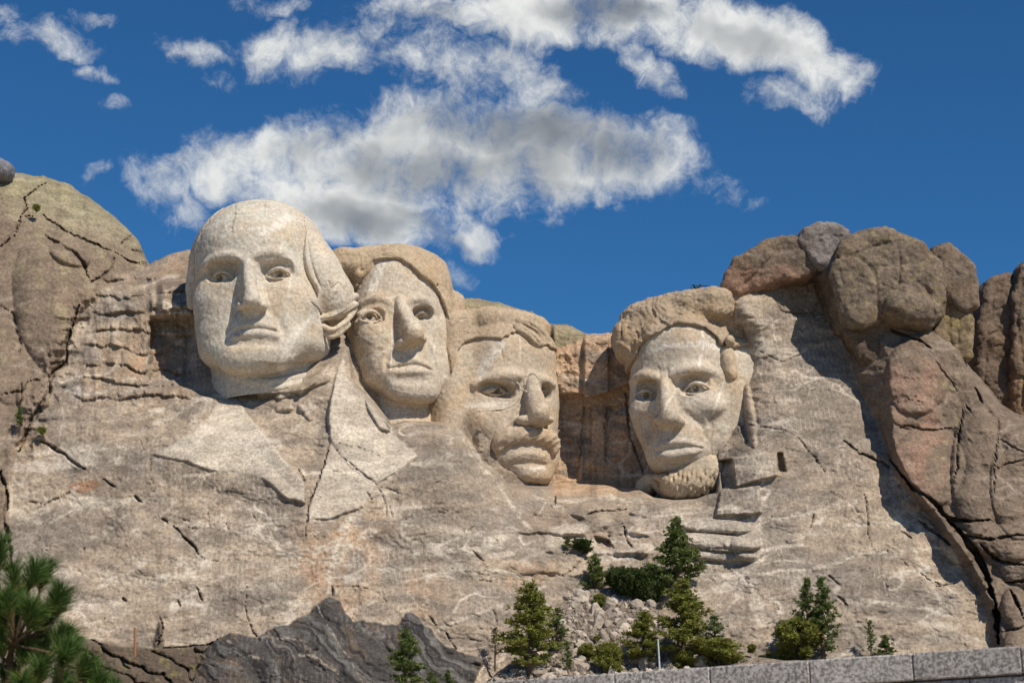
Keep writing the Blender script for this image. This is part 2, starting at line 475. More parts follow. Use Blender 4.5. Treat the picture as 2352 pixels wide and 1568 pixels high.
M_ROCK = granite('weathered_granite', drill=False, bump=.75)

# ------------------------------------------------------------------ the mountain: one relief sheet, then split by what it shows
SKY_L = [(-420, 300), (-150, 345), (0, 392), (40, 397), (100, 405), (150, 421), (200, 450), (250, 490), (290, 520), (318, 552), (334, 590), (341, 604),
         (362, 597), (385, 585), (430, 571), (470, 572), (640, 600), (760, 600), (830, 600), (960, 640), (1020, 680), (1042, 684), (1060, 682), (1100, 687), (1150, 697),
         (1195, 709), (1222, 716), (1240, 733), (1262, 742), (1300, 742), (1320, 752), (1345, 767), (1370, 765), (1402, 764), (1440, 760), (1500, 740), (1560, 725), (1640, 700), (1690, 672),
         (1705, 668), (1735, 668), (1770, 650), (1830, 634), (1872, 622), (1900, 606), (1960, 606), (2050, 620), (2100, 680), (2150, 740), (2205, 790), (2222, 836), (2245, 858),
         (2270, 884), (2300, 925), (2330, 944), (2352, 952), (2450, 985), (2800, 1060)]
CTRL = [(-400, 500, 204), (-400, 1000, 190), (-400, 1600, 174), (0, 620, 202), (0, 800, 197.5), (0, 1000, 192), (0, 1300, 183.5), (0, 1600, 174),
        (100, 600, 203), (250, 560, 207), (50, 450, 206), (150, 470, 209), (310, 590, 210), (180, 700, 202), (90, 860, 197),
        (220, 760, 200), (350, 680, 201), (380, 800, 198.5), (250, 900, 194), (400, 900, 194), (430, 970, 190), (420, 1040, 187.2), (300, 1010, 189.5),
        (150, 1000, 190.5), (250, 1100, 187), (100, 1150, 187), (250, 1250, 183), (100, 1450, 178), (400, 1380, 179.2), (450, 1180, 184.5),
        (600, 880, 196), (640, 930, 191.5), (650, 1000, 188), (500, 1050, 186.8), (560, 1120, 185.5), (800, 1050, 188), (860, 1120, 185.8), (700, 1180, 184), (900, 1200, 183.8),
        (700, 1350, 180), (900, 1350, 179.8), (990, 1030, 188.2), (1060, 1000, 190.5), (1120, 1090, 190), (760, 880, 192), (850, 950, 192),
        (1050, 1200, 184.2), (1100, 1400, 179.5), (1160, 1160, 188), (1000, 1520, 176.5), (700, 1540, 175), (400, 1550, 175), (200, 1600, 174), (900, 1640, 173.5), (600, 1640, 173),
        (470, 600, 206), (640, 640, 208), (800, 640, 208), (960, 690, 206), (1050, 760, 205), (1000, 900, 200), (1055, 900, 202), (1130, 730, 207), (1130, 800, 205), (1060, 950, 198), (1200, 760, 207), (1200, 900, 205), (1120, 1000, 200), (1200, 1080, 199),
        (1300, 780, 207), (1300, 870, 205), (1350, 850, 205), (1350, 950, 205.5), (1350, 1060, 205), (1320, 1108, 204), (1400, 1000, 205), (1440, 1060, 204), (1420, 1100, 203.5),
        (1250, 1130, 194.5), (1400, 1135, 196), (1350, 1160, 191), (1250, 1200, 188.5), (1380, 1220, 189.5), (1350, 1270, 187.6), (1260, 1320, 184.5), (1400, 1340, 185.2), (1300, 1450, 181), (1300, 1640, 176),
        (1470, 1200, 189.8), (1500, 1158, 192), (1400, 780, 206), (1450, 900, 204.5), (1520, 800, 204), (1600, 720, 202), (1600, 900, 201), (1560, 1100, 198), (1600, 1160, 192),
        (1705, 720, 195.2), (1760, 710, 196.2), (1660, 700, 199), (1720, 800, 197.4), (1690, 900, 198.2), (1690, 800, 199.8), (1690, 1000, 196.5), (1745, 900, 195.6), (1745, 1000, 193), (1710, 1060, 192), (1830, 1000, 192.4), (1810, 800, 197.5), (1850, 680, 200.8), (1760, 1110, 189.8),
        (1620, 1200, 189.6), (1550, 1300, 186), (1750, 1250, 186), (1900, 900, 195.4), (1900, 1050, 191), (1900, 1200, 186.6), (2000, 1100, 189), (1700, 1400, 182), (1900, 1400, 181), (2000, 1250, 185),
        (2100, 1400, 180.6), (2120, 1250, 185), (2200, 1350, 182.4), (2000, 1600, 175.8), (1600, 1600, 176.5), (2250, 1600, 176.5),
        (2000, 700, 201), (2050, 900, 196), (2200, 830, 197.5), (2150, 1000, 194), (2300, 1000, 192.6), (2300, 1200, 187), (2340, 1450, 180), (2360, 1620, 176.5), (2500, 1000, 193), (2500, 1300, 186), (2750, 1150, 190), (2750, 1600, 177)]
VEINS = [([(1772, 1193), (1860, 1180), (1945, 1155), (2032, 1139)], 9, .8), ([(1837, 1236), (1880, 1222), (1923, 1209), (2020, 1198)], 6, .8), ([(1610, 1334), (1680, 1325), (1756, 1312), (1891, 1304), (1972, 1274), (2096, 1263), (2190, 1258)], 7, .8),
         ([(1620, 1426), (1729, 1415), (1800, 1404)], 6, .7), ([(1923, 1380), (2020, 1384), (2107, 1393), (2160, 1400)], 7, .7), ([(1740, 1110), (1745, 1180), (1752, 1290)], 4, .7), ([(2050, 1140), (2075, 1230), (2120, 1300), (2170, 1400)], 6, .45), ([(1610, 1300), (1700, 1290), (1760, 1280)], 8, .6),
         ([(425, 1199), (480, 1205), (550, 1224), (650, 1249), (750, 1259)], 7, .75), ([(280, 1279), (330, 1284), (380, 1289), (470, 1287)], 4, .8), ([(490, 1299), (560, 1240), (625, 1189)], 4, .8), ([(435, 1239), (490, 1195), (550, 1154)], 6, .7), ([(550, 1349), (610, 1344), (675, 1346)], 7, .6),
         ([(90, 1300), (150, 1309), (250, 1325), (350, 1334), (460, 1328)], 16, .55), ([(200, 1239), (260, 1210), (330, 1150), (380, 1110)], 6, .5), ([(925, 1204), (990, 1208), (1050, 1219), (1110, 1222)], 8, .7), ([(950, 1279), (1030, 1264), (1125, 1259)], 6, .7), ([(975, 1319), (1050, 1312), (1125, 1309), (1190, 1322)], 10, .7),
         ([(1000, 1449), (1070, 1420), (1150, 1389)], 6, .7), ([(940, 1049), (900, 1092), (850, 1134), (800, 1190), (770, 1250), (752, 1369)], 9, .75), ([(830, 1160), (800, 1220), (770, 1300)], 16, .5), ([(720, 1440), (790, 1410), (860, 1385)], 5, .6), ([(640, 1440), (668, 1400), (700, 1360)], 5, .5), ([(445, 1490), (452, 1430), (470, 1400)], 7, .6),
         ([(590, 1085), (628, 1040), (665, 1000), (720, 940)], 7, .7), ([(655, 1140), (680, 1105), (700, 1085)], 4, .8), ([(420, 1055), (470, 1000), (520, 960)], 3, .9), ([(470, 1068), (520, 1010), (560, 985)], 3, .9), ([(790, 1000), (800, 940), (815, 915)], 5, .8), ([(820, 1045), (850, 1000), (858, 960)], 3, .8), ([(900, 1080), (930, 1040), (945, 1030)], 5, .8), ([(650, 1185), (668, 1160)], 4, .7),
         ([(1055, 990), (1080, 1020), (1110, 1075), (1150, 1110), (1175, 1160), (1215, 1215)], 9, .75), ([(1480, 1160), (1462, 1230), (1440, 1300)], 12, .55), ([(1300, 1150), (1400, 1142), (1480, 1150)], 8, .6), ([(1260, 1250), (1330, 1262), (1370, 1275)], 7, .6), ([(1700, 690), (1760, 740), (1800, 790)], 12, .5), ([(1730, 860), (1800, 855)], 3, .8), ([(1730, 900), (1830, 895)], 3, .7), ([(1740, 960), (1830, 962)], 3, .7), ([(1745, 930), (1800, 928)], 2.5, .7),
         ([(300, 1000), (380, 960), (440, 930)], 6, .5), ([(150, 900), (230, 905), (330, 892)], 5, .5), ([(60, 1130), (160, 1165), (260, 1160)], 9, .5), ([(500, 880), (520, 915), (570, 960), (640, 1040), (700, 1112)], 3, .9), ([(1200, 1400), (1195, 1440), (1190, 1500)], 8, .4), ([(590, 1330), (650, 1300), (740, 1290), (840, 1300), (940, 1310)], 9, .5), ([(560, 1400), (640, 1385), (700, 1390)], 6, .5)]
_rc = random.Random(77)
FOOT = [(1893, 540), (1893, 620), (1905, 664), (1928, 770), (1958, 841), (1988, 912), (2014, 961), (2036, 1030), (2060, 1095), (2130, 1182), (2200, 1282), (2262, 1400), (2280, 1500), (2284, 1700)]
P_BUTT = FOOT + [(2900, 1700), (2900, 500)]
P_DOME = [(-500, 250), (345, 250), (341, 606), (300, 622), (255, 640), (232, 672), (192, 700), (172, 740), (150, 792), (122, 846), (92, 900), (62, 975), (34, 1030), (20, 1110), (14, 1200), (-20, 1300), (-500, 1400)]
P_SCH = [(480, 1475), (509, 1463), (528, 1453), (559, 1460), (587, 1468), (606, 1457), (631, 1438), (668, 1435), (684, 1419), (715, 1407), (734, 1388), (759, 1371), (778, 1379), (796, 1407), (812, 1428), (837, 1422), (871, 1432), (918, 1434),
         (931, 1409), (945, 1405), (958, 1415), (974, 1440), (990, 1443), (1009, 1474), (1049, 1496), (1081, 1506), (1110, 1512), (1090, 1560), (1060, 1720), (420, 1720), (440, 1560)]
P_BRN = [(150, 1430), (190, 1462), (250, 1478), (300, 1486), (352, 1490), (368, 1420), (376, 1480), (420, 1488), (470, 1484), (500, 1466), (560, 1720), (100, 1720)]
P_LAPL = [(345, 1042), (400, 1018), (453, 983), (480, 955), (497, 930), (512, 878), (540, 908), (565, 949), (628, 1027), (665, 1068), (700, 1108), (698, 1156), (659, 1146), (618, 1111), (590, 1093), (559, 1083), (520, 1084), (484, 1082), (431, 1061)]
P_LAPR = [(786, 815), (803, 874), (834, 905), (862, 945), (893, 983), (925, 1015), (956, 1046), (909, 1083), (868, 1108), (834, 1164), (756, 1192), (703, 1190), (709, 1164), (728, 1117), (745, 1065), (757, 1014), (752, 960), (757, 920), (771, 858)]
PR_STEP = [(2010, 640), (2014, 694), (2029, 777), (2044, 833), (2051, 927), (2053, 1002), (2060, 1040), (2085, 1090), (2150, 1180), (2225, 1280), (2290, 1395), (2312, 1500), (2316, 1700)]

CRACKS = [  # points, half width px, depth m
    ([(98, 495), (110, 507), (150, 530), (205, 558), (250, 575), (270, 583)], 3.0, 1.3),
    ([(0, 566), (35, 540), (44, 500), (60, 480), (52, 455), (90, 425), (112, 418)], 3.0, 1.2),
    ([(44, 500), (90, 497)], 2.5, .9), ([(270, 583), (300, 600), (340, 604)], 3.0, 1.2), ([(278, 560), (300, 540)], 2.6, 1.0), ([(300, 572), (335, 580)], 2.0, .7),
    ([(100, 540), (130, 560), (165, 575), (188, 600), (205, 640)], 6.0, .9), ([(205, 650), (255, 615), (262, 588)], 4.0, .9),
    ([(0, 700), (30, 720), (45, 790), (40, 830)], 4.0, .5),
    ([(180, 700), (170, 740), (150, 790), (155, 830), (125, 850), (110, 900), (75, 960), (60, 1000), (38, 1040)], 7.0, 1.6),
    ([(0, 905), (50, 900), (60, 880), (100, 870)], 3.0, .9), ([(48, 980), (44, 930), (50, 880)], 3.0, .9), ([(115, 832), (155, 828)], 4, 1.0),
    ([(0, 1080), (15, 1140), (10, 1200), (24, 1270), (20, 1300)], 7.0, 1.4),
    # lower left cliff
    ([(95, 1012), (130, 1035), (152, 1046)], 4.0, .9), ([(150, 1050), (180, 1072), (197, 1080)], 4.5, 1.0), ([(240, 1100), (262, 1118)], 5.0, 1.0),
    ([(310, 1137), (325, 1150)], 4.0, .8), ([(372, 1188), (385, 1198)], 4.0, .8), ([(395, 1205), (425, 1240), (446, 1260), (456, 1277)], 4.0, 1.0), ([(456, 1277), (470, 1285), (500, 1288)], 2.0, .4),
    ([(452, 1350), (465, 1378)], 4, .8), ([(280, 1370), (290, 1382)], 3, .7), ([(408, 1378), (415, 1392)], 3, .7),
    ([(368, 1415), (372, 1450), (362, 1490)], 3.5, 1.0), ([(372, 1490), (410, 1487), (470, 1482), (508, 1462)], 3.5, 1.0), ([(565, 1340), (562, 1400), (580, 1450), (597, 1470)], 2.5, .5),
    ([(60, 1150), (100, 1160), (160, 1130), (200, 1100)], 2.0, .4),
    # bust
    ([(345, 1044), (345, 1075), (347, 1110)], 2.0, .35), ([(700, 1108), (690, 1090), (684, 1078)], 3.0, .6), ([(757, 1014), (745, 1065), (728, 1117), (706, 1164), (700, 1230)], 2.4, .6),
    ([(771, 1035), (820, 1075), (868, 1115), (885, 1160), (888, 1190)], 1.8, .35), ([(868, 1115), (905, 1125), (930, 1140)], 1.6, .3),
    ([(775, 1015), (830, 1030), (890, 1055)], 1.6, .25), ([(560, 1083), (590, 1050)], 1.2, .15),
    # main cliff
    ([(1020, 1450), (1040, 1480), (1050, 1495)], 3.0, .6), ([(985, 1412), (1005, 1440)], 2.5, .5), ([(805, 1345), (845, 1350)], 2, .35), ([(760, 1345), (765, 1372)], 4.0, .6),
    ([(1100, 1330), (1130, 1335)], 2, .4), ([(1130, 1395), (1140, 1430)], 2.5, .5), ([(1085, 1265), (1110, 1290)], 2.0, .4), ([(890, 1150), (900, 1190)], 1.8, .3),
    # ledges under the gap
    ([(1342, 1184), (1370, 1176), (1412, 1172), (1440, 1168)], 4.0, .8), ([(1430, 1200), (1440, 1240), (1450, 1262)], 3.0, .8), ([(1395, 1240), (1412, 1258)], 3, .7),
    ([(1300, 1320), (1330, 1290), (1370, 1275)], 2, .4), ([(1480, 1340), (1475, 1310)], 3, .7),
    # right plane
    ([(1780, 690), (1800, 718), (1850, 720), (1872, 715)], 2.0, .45), ([(1740, 805), (1800, 830), (1870, 800), (1900, 795)], 1.6, .3),
    ([(1716, 975), (1790, 985), (1830, 1000)], 2.0, .4), ([(1830, 1000), (1870, 1050), (1895, 1085)], 2.2, .45), ([(1935, 1010), (1970, 1040), (2030, 1065), (2048, 1078)], 3.6, .9),
    ([(1985, 1130), (1992, 1180), (1998, 1240)], 2.6, .5), ([(1870, 1180), (1862, 1215)], 2.5, .5), ([(1905, 1320), (1935, 1345)], 2.4, .5), ([(1860, 1440), (1885, 1470)], 3.0, .5), ([(1925, 1365), (1950, 1395)], 3.0, .5),
    ([(2100, 1190), (2150, 1225), (2185, 1250)], 5.0, .9), ([(2070, 1220), (2095, 1235)], 2.6, .5), ([(2100, 1300), (2130, 1330), (2160, 1340)], 2, .4), ([(2150, 1345), (2190, 1340)], 2, .4), ([(2030, 1330), (2040, 1370)], 2, .35),
    ([(2100, 1500), (2104, 1545)], 3, .8), ([(2100, 1512), (2160, 1516)], 2.5, .5),
    # buttress
    ([(1930, 745), (2000, 752), (2030, 747), (2075, 770), (2110, 782), (2140, 800)], 4.0, 1.1), ([(1970, 755), (1976, 775)], 3.5, .8), ([(2058, 985), (2090, 978), (2140, 988), (2200, 982)], 2.5, .6), ([(2056, 925), (2090, 918), (2120, 925)], 2, .4),
    ([(2212, 938), (2208, 990), (2200, 1040), (2196, 1100)], 3.5, .8), ([(2295, 965), (2292, 1010), (2285, 1070), (2283, 1130)], 2.6, .6), ([(2150, 830), (2180, 870), (2200, 900)], 2.5, .4),
    ([(2240, 890), (2258, 925)], 4, .9), ([(2220, 930), (2230, 945)], 4, .9), ([(2283, 1080), (2320, 1065), (2352, 1058)], 3, .6), ([(2300, 1010), (2352, 1040)], 2.5, .5),
    ([(2048, 1060), (2090, 1115), (2140, 1150), (2180, 1190), (2230, 1200), (2275, 1195)], 7.0, 1.8), ([(2180, 1195), (2230, 1255), (2265, 1310), (2290, 1390), (2296, 1480)], 12.0, 3.0),
    ([(2250, 1250), (2300, 1290), (2360, 1300)], 5.0, 1.2), ([(2190, 1220), (2260, 1240), (2340, 1230), (2400, 1235)], 4, 1.0), ([(2320, 1355), (2345, 1400), (2356, 1430)], 6.0, 1.5), ([(2300, 1450), (2352, 1440)], 2.5, .6), ([(2310, 1340), (2400, 1325)], 5, 1.3),
    # gap wall
    ([(1340, 920), (1336, 1000), (1330, 1080)], 2.5, .5), ([(1388, 950), (1392, 1000), (1390, 1060)], 3, .5), ([(1438, 900), (1448, 1000), (1478, 1090)], 3, .7),
]
for _ in range(120):      # small random fractures over the carved rock
    u_ = _rc.uniform(60, 2200); v_ = _rc.uniform(1060, 1520) if _rc.random() < .8 else _rc.uniform(700, 1060)
    if v_ < 1060 and not (u_ > 1720 and u_ < 1900 or u_ < 420): continue
    a_ = _rc.choice([-.5, -.2, .1, .35, .8, 1.2, 1.5]) + _rc.gauss(0, .2); l_ = _rc.uniform(8, 34)
    CRACKS.append(([(u_, v_), (u_ + l_ * .5 * math.cos(a_) + _rc.gauss(0, 2), v_ + l_ * .5 * math.sin(a_) + _rc.gauss(0, 2)), (u_ + l_ * math.cos(a_), v_ + l_ * math.sin(a_))], _rc.uniform(1.0, 1.9), _rc.uniform(.15, .35)))
def tps(ctrl):
    c = np.array(ctrl, float); X = c[:, :2] / 1000.0; n = len(X)
    d = np.linalg.norm(X[:, None] - X[None], axis=2)
    K = np.where(d > 0, d * d * np.log(d + 1e-12), 0) + np.eye(n) * 2e-4
    A = np.zeros((n + 3, n + 3)); A[:n, :n] = K; A[:n, n] = 1; A[:n, n + 1:] = X; A[n, :n] = 1; A[n + 1:, :n] = X.T
    w = np.linalg.solve(A, np.concatenate([c[:, 2], [0, 0, 0]]))
    def f(U, V):
        x = U.ravel() / 1000; y = V.ravel() / 1000; s = w[n] + w[n + 1] * x + w[n + 2] * y
        for i in range(n):
            r2 = (x - X[i, 0]) ** 2 + (y - X[i, 1]) ** 2
            s += w[i] * 0.5 * r2 * np.log(r2 + 1e-12)
        return s.reshape(U.shape)
    return f
def bumpp(U, V, u, v, ru, rv, a=0.0, p=1.0):
    """smooth bump with rounded top"""
    c, s = math.cos(math.radians(a)), math.sin(math.radians(a))
    x = ((U - u) * c + (V - v) * s) / ru; y = (-(U - u) * s + (V - v) * c) / rv
    r = np.clip(1 - (x * x + y * y), 0, 1); return r ** (0.5 * p)

P_CUT = [(797, 815), (806, 872), (836, 905), (866, 942), (897, 982), (930, 972), (968, 974), (1012, 976), (1050, 989), (1072, 1019), (1100, 1065), (1142, 1098), (1158, 1120), (1200, 1124), (1264, 1124), (1320, 1116), (1400, 1118), (1470, 1128), (1500, 1146), (1548, 1152), (1600, 1149), (1648, 1132), (1656, 1090), (1650, 1056),
         (1650, 1040), (1648, 900), (1648, 700), (1500, 600), (800, 500)]
TPSF = tps(CTRL)
def build_mountain():
    NU, NV = 1150, 400
    us = np.linspace(-400, 2780, NU); sk = np.array(SKY_L, float)
    top = np.interp(us, sk[:, 0], sk[:, 1])
    top = top + fbm2(us / 26.0, us * 0 + 3.3, 4) * 5.0
    VB = 1660.0
    t = np.linspace(0, 1, NV)[:, None]
    V = top[None, :] + (VB - top[None, :]) * t
    U = np.broadcast_to(us[None, :], V.shape).copy()
    Y = TPSF(U, V)
    # the space cut out behind the second to fourth figures
    sdQ = sd_poly(U, V, P_CUT); yb = np.interp(U, [780, 870, 960, 1040, 1100, 1200, 1270, 1300, 1460, 1500, 1620, 1700], [197, 199, 202, 201, 199, 201, 204, 205, 205, 204, 201, 198])
    q_ = ss(1.0, -10, sdQ); Y = np.maximum(Y, Y + (yb + 1.5 * ss(1000, 700, V) - Y) * q_)
    xm = (U - 1176) * .0432; zm = (1600 - V) * .0432
    sdD = sd_poly(U, V, P_DOME); sdB = sd_poly(U, V, P_BUTT); sdS = sd_poly(U + fbm2(U / 30, V / 30, 3) * 5, V + fbm2(U / 18, V / 18, 3, off=9) * 6, P_SCH)
    sdN = sd_poly(U, V + fbm2(U / 25, V / 25, 3, off=5) * 6, P_BRN)
    wobu = fbm2(U / 40, V / 40, 4, off=31) * 6; wobv = fbm2(U / 40, V / 40, 4, off=37) * 6
    wb2 = fbm2(U / 9, V / 9, 3, off=43) * 2.2; sdL = sd_poly(U + wobu * .5 + wb2, V + wobv * .5 + wb2, P_LAPL); sdR = sd_poly(U + wobu * .5 + wb2, V + wobv * .5 - wb2, P_LAPR)
    mD = ss(10, -10, sdD); mB = ss(6, -6, sdB); mS = ss(2, -2, sdS); mN = ss(6, -6, sdN) * (1 - mS); mL = ss(2.5, -3.5, sdL); mR = ss(2.5, -3.5, sdR)
    nat = np.clip(mD + mB, 0, 1); smooth = np.clip(mL + mR, 0, 1)
    # --- the right buttress stands about 6 m nearer; its left side wall is in shade
    stepx = np.interp(V, [p[1] for p in FOOT], [p[0] for p in FOOT]); stepr = np.interp(V, [p[1] for p in PR_STEP], [p[0] for p in PR_STEP])
    k = np.clip((U - stepx - wobu * .8) / np.maximum(stepr - stepx, 12), 0, 1)
    hgt = np.interp(V, [560, 640, 1000, 1090, 1200, 1350, 1500], [5.0, 5.0, 4.6, 3.6, 3.0, 2.4, 2.2])
    Y -= hgt * (k ** 1.15)
    # rounded slabs on the buttress
    Y -= 1.6 * bumpp(U, V, 2110, 860, 75, 95, 10) + 1.3 * bumpp(U, V, 2130, 1075, 85, 100, 15) + 1.0 * bumpp(U, V, 2105, 950, 60, 36)
    Y -= 1.6 * bumpp(U, V, 2245, 1080, 60, 150) + 1.5 * bumpp(U, V, 2345, 1110, 70, 130) + 1.4 * bumpp(U, V, 2300, 1245, 90, 40, 10) + 1.6 * bumpp(U, V, 2350, 1300, 60, 46, 15)
    Y -= 1.8 * bumpp(U, V, 2335, 1395, 34, 50, -8) + 1.6 * bumpp(U, V, 2345, 1500, 42, 70) + 1.4 * bumpp(U, V, 2200, 1255, 36, 50, -35)
    Y -= mB * (1.1 * fbm2(xm / 6, zm / 5, 4, off=2) + 0.55 * ridged2(xm / 4.0 + zm / 9, zm / 1.8, 4, off=6))
    # left dome: exfoliating rounded shells
    Y -= mD * (1.0 * fbm2(xm / 7, zm / 7, 4, off=40) + .8 * ss(-8, 8, d_line(U, V, [(100, 497), (205, 558), (270, 583), (340, 604)]) * 0 + (V - np.interp(U, [90, 150, 205, 270, 340], [497, 530, 558, 583, 604]))))
    Y -= 1.2 * bumpp(U, V, 160, 585, 50, 24, 18) + 1.0 * bumpp(U, V, 25, 870, 45, 60) + 1.0 * bumpp(U, V, 75, 910, 40, 40)
    Y -= mD * 2.2 * bumpp(U, V, 120, 700, 90, 170, -10, 1.5)
    # the broken seam left of the quarried wall
    seam = ss(70, 5, np.abs((U - np.interp(V, [650, 760, 850, 960, 1050], [210, 165, 130, 80, 40])))) * ss(640, 720, V) * ss(1090, 1000, V)
    Y -= seam * 1.4 * (ridged2(xm / 1.3, zm / 1.1, 3, off=71) - .45)
    # quarried wall with stepped drill benches
    q = ss(200, 250, U - (V - 700) * -.25) * ss(455, 425, U) * ss(615, 650, V) * ss(960, 900, V)
    ph = (V + 26 * fbm2(U / 85, V / 55, 4, off=8)) / 40.0; row = np.floor(ph); saw = ph - row
    cw = 30 + 26 * noise2(row * 3.7 + 2, row * 0 + 1.5); cx = (U + 60 * noise2(row * 5.1, row * 0 + 7) + 5 * fbm2(U / 12, V / 12, 2)) / cw; hb = noise2(np.floor(cx) * 1.71 + .5, row * 2.37 + .5)
    Y -= q * (.55 * hb * ss(0, .3, saw) + .30 * ss(.1, .9, saw) + .5 * ridged2(xm / 1.1, zm / 3.0, 3, off=19) + .35 * fbm2(xm / .45, zm / 1.6, 3, off=15) * ss(.25, .8, saw) + .3 * fbm2(xm / 1.2, zm / .9, 3, off=17))
    Y += q * 2.4 * ss(335, 352, U + 8 * fbm2(V / 20, U / 90, 3)) * ss(720, 745, V) * ss(905, 860, V)
    Y -= 2.0 * ss(355, 375, U) * ss(460, 445, U) * ss(640, 655, V) * ss(745, 715, V)
    # main carved cliff: broad swells, strata, small breakage
    cv = (1 - nat) * (1 - .8 * smooth)
    Y -= cv * (.6 * fbm2(xm / 9, zm / 6, 3, off=50) + .17 * ridged2(xm / 5 + zm / 7, zm / 1.5, 4, off=53) + .20 * fbm2(xm / 1.6, zm / .8, 4, off=57) * ss(-.1, .5, fbm2(xm / 6, zm / 5, 3, off=59)))
    # small stepped slabs, as broken granite shows
    st = fbm2(xm / 4.5, zm / 2.6, 4, off=63) * 4.0
    Y -= cv * .13 * (np.floor(st) + ss(.75, 1.0, st - np.floor(st)))
    # dark schist with steep fluted ribs
    fl = (U * .70 + V * -.72) / 24.0 + fbm2(U / 50, V / 50, 3, off=83) * 1.2
    Y -= mS * (.7 + .40 * fbm2(fl * .9, (U * .6 + V * .8) / 160, 3, off=80) + 1.0 * ss(20, -90, sdS) + .22 * ridged2(fl * 2.2, (U + V) / 190, 3, off=86))
    fb = (U * -.48 + V * .88) / 44.0 + fbm2(U / 90, V / 60, 3, off=93) * .9
    Y -= mN * (.7 + 1.0 * ss(0, .25, fb - np.floor(fb)) * (.4 + 1.0 * noise2(np.floor(fb) * 3.1 + np.floor((U + V * .4) / 85), np.floor(fb) * 1.7)) + .4 * fbm2(xm / 1.1, zm / .9, 4, off=91) + 1.5 * ss(0, 120, V - 1470))
    # bust of the first figure: lapels raised, shirt sunk, shoulder roll
    Y -= mL * (.30 + .4 * ss(-40, 0, sdL) * ss(560, 640, U)) + mR * (.35 + .7 * bumpp(U, V, 800, 960, 60, 150, -25))
    Y += .9 * ss(4, -26, sd_poly(U, V, [(545, 915), (590, 925), (700, 925), (757, 918), (752, 1000), (742, 1060), (700, 1106), (628, 1027), (565, 949)])) * (1 - smooth)
    Y -= 1.0 * bumpp(U, V, 455, 945, 95, 30, -36, 2.6) * (1 - mL)
    for (a, b, r, hh) in [((575, 898), (690, 892), 9, .7), ((640, 908), (750, 868), 10, .9), ((600, 905), (640, 895), 8, .6), ((560, 870), (600, 900), 10, .6), ((690, 900), (765, 830), 8, .7), ((640, 940), (665, 938), 7, .4), ((690, 935), (712, 960), 7, .5)]:
        dd = d_line(U, V, [a, b]); Y -= hh * np.sqrt(np.clip(1 - (dd / r) ** 2, 0, 1))
    Y -= .8 * ss(3, -3, sd_poly(U, V, [(836, 905), (893, 962), (895, 990), (872, 984), (845, 940)]))
    # gap between the third and fourth figures: overhanging upper wall, cut panels
    ov = np.interp(U, [1255, 1275, 1338, 1345, 1400, 1445], [912, 906, 904, 914, 900, 880])
    gap = ss(1262, 1275, U) * ss(1470, 1450, U)
    Y -= gap * (1.5 * ss(2, -2, V - ov - wobv * .3) + .9 * ss(1340, 1344, U) * ss(1400, 1396, U) * ss(2, -2, V - ov))
    Y -= gap * ss(760, 790, V) * ss(910, 880, V) * .9 * (ridged2(xm / 1.0, zm / 1.6, 3, off=101) - .4) * ss(1335, 1318, U)
    Y += gap * ss(930, 936, V) * (.7 * ss(1338, 1342, U) * ss(1360, 1356, U) + .8 * ss(1392, 1396, U) * ss(1424, 1420, U) * ss(1050, 1044, V) + .5 * ss(1300, 1304, U) * ss(1330, 1326, U) * ss(1010, 1016, V)) * ss(1105, 1095, V)
    # benches under the gap
    bz = ss(1180, 1230, U) * ss(1500, 1470, U) * ss(1140, 1160, V) * ss(1345, 1325, V)
    pb = (V + 9 * fbm2(U / 45, V / 80, 3, off=111)) / 44.0; sb = pb - np.floor(pb)
    Y -= bz * ((.9 * ss(0, .8, sb) * ss(1, .8, sb) - .3) * ss(-.3, .3, fbm2(xm / 3, zm / 3, 3, off=115)) + .55 * fbm2(xm / 1.5, zm / 1.2, 4, off=113))
    Y += 1.2 * ss(3, -3, sd_poly(U, V, [(1366, 1232), (1398, 1240), (1404, 1258), (1372, 1258)]))
    # cut blocks and sleeve folds beside the fourth figure
    Y += 1.9 * ss(1.5, -1.5, sd_poly(U, V, [(1651, 1058), (1682, 1055), (1690, 1117), (1658, 1122)]))
    Y -= .9 * ss(2, -2, sd_poly(U, V, [(1678, 1052), (1784, 1040), (1786, 1092), (1690, 1118)]))
    Y += 1.3 * ss(1.5, -1.5, sd_poly(U, V, [(1786, 1040), (1797, 1040), (1806, 1082), (1786, 1088)]))
    Y -= 1.2 * ss(2, -2, sd_poly(U, V, [(1655, 1128), (1744, 1116), (1750, 1178), (1644, 1184)]))
    for (u, v, ru, rv, a, hh) in [(1640, 1208, 95, 17, 3, 1.5), (1640, 1245, 110, 20, 5, 1.9), (1720, 1250, 42, 40, 25, 1.3), (1650, 1275, 90, 14, 2, 1.0)]:
        Y -= hh * bumpp(U, V, u, v, ru, rv, a)
    Y += .5 * ss(2, -2, d_line(U, V, [(1697, 748), (1707, 748), (1707, 768), (1697, 768), (1697, 748)]) - 2.5) + .45 * ss(2, -2, d_line(U, V, [(1706, 770), (1710, 800), (1712, 822)]) - 2)
    g4 = sd_poly(U, V, [(1694, 895), (1704, 912), (1712, 960), (1724, 1012), (1716, 1020), (1702, 985), (1697, 940)])
    Y += 1.1 * ss(3, -4, g4); Y -= .8 * bumpp(U, V, 1722, 950, 12, 80, -8)
    # fine breakage
    Y -= (1 - .75 * smooth) * (.07 * fbm2(xm / .55, zm / .4, 3, off=121) + .05 * fbm2(xm / .22, zm / .2, 2, off=127))
    crk = np.zeros_like(Y)
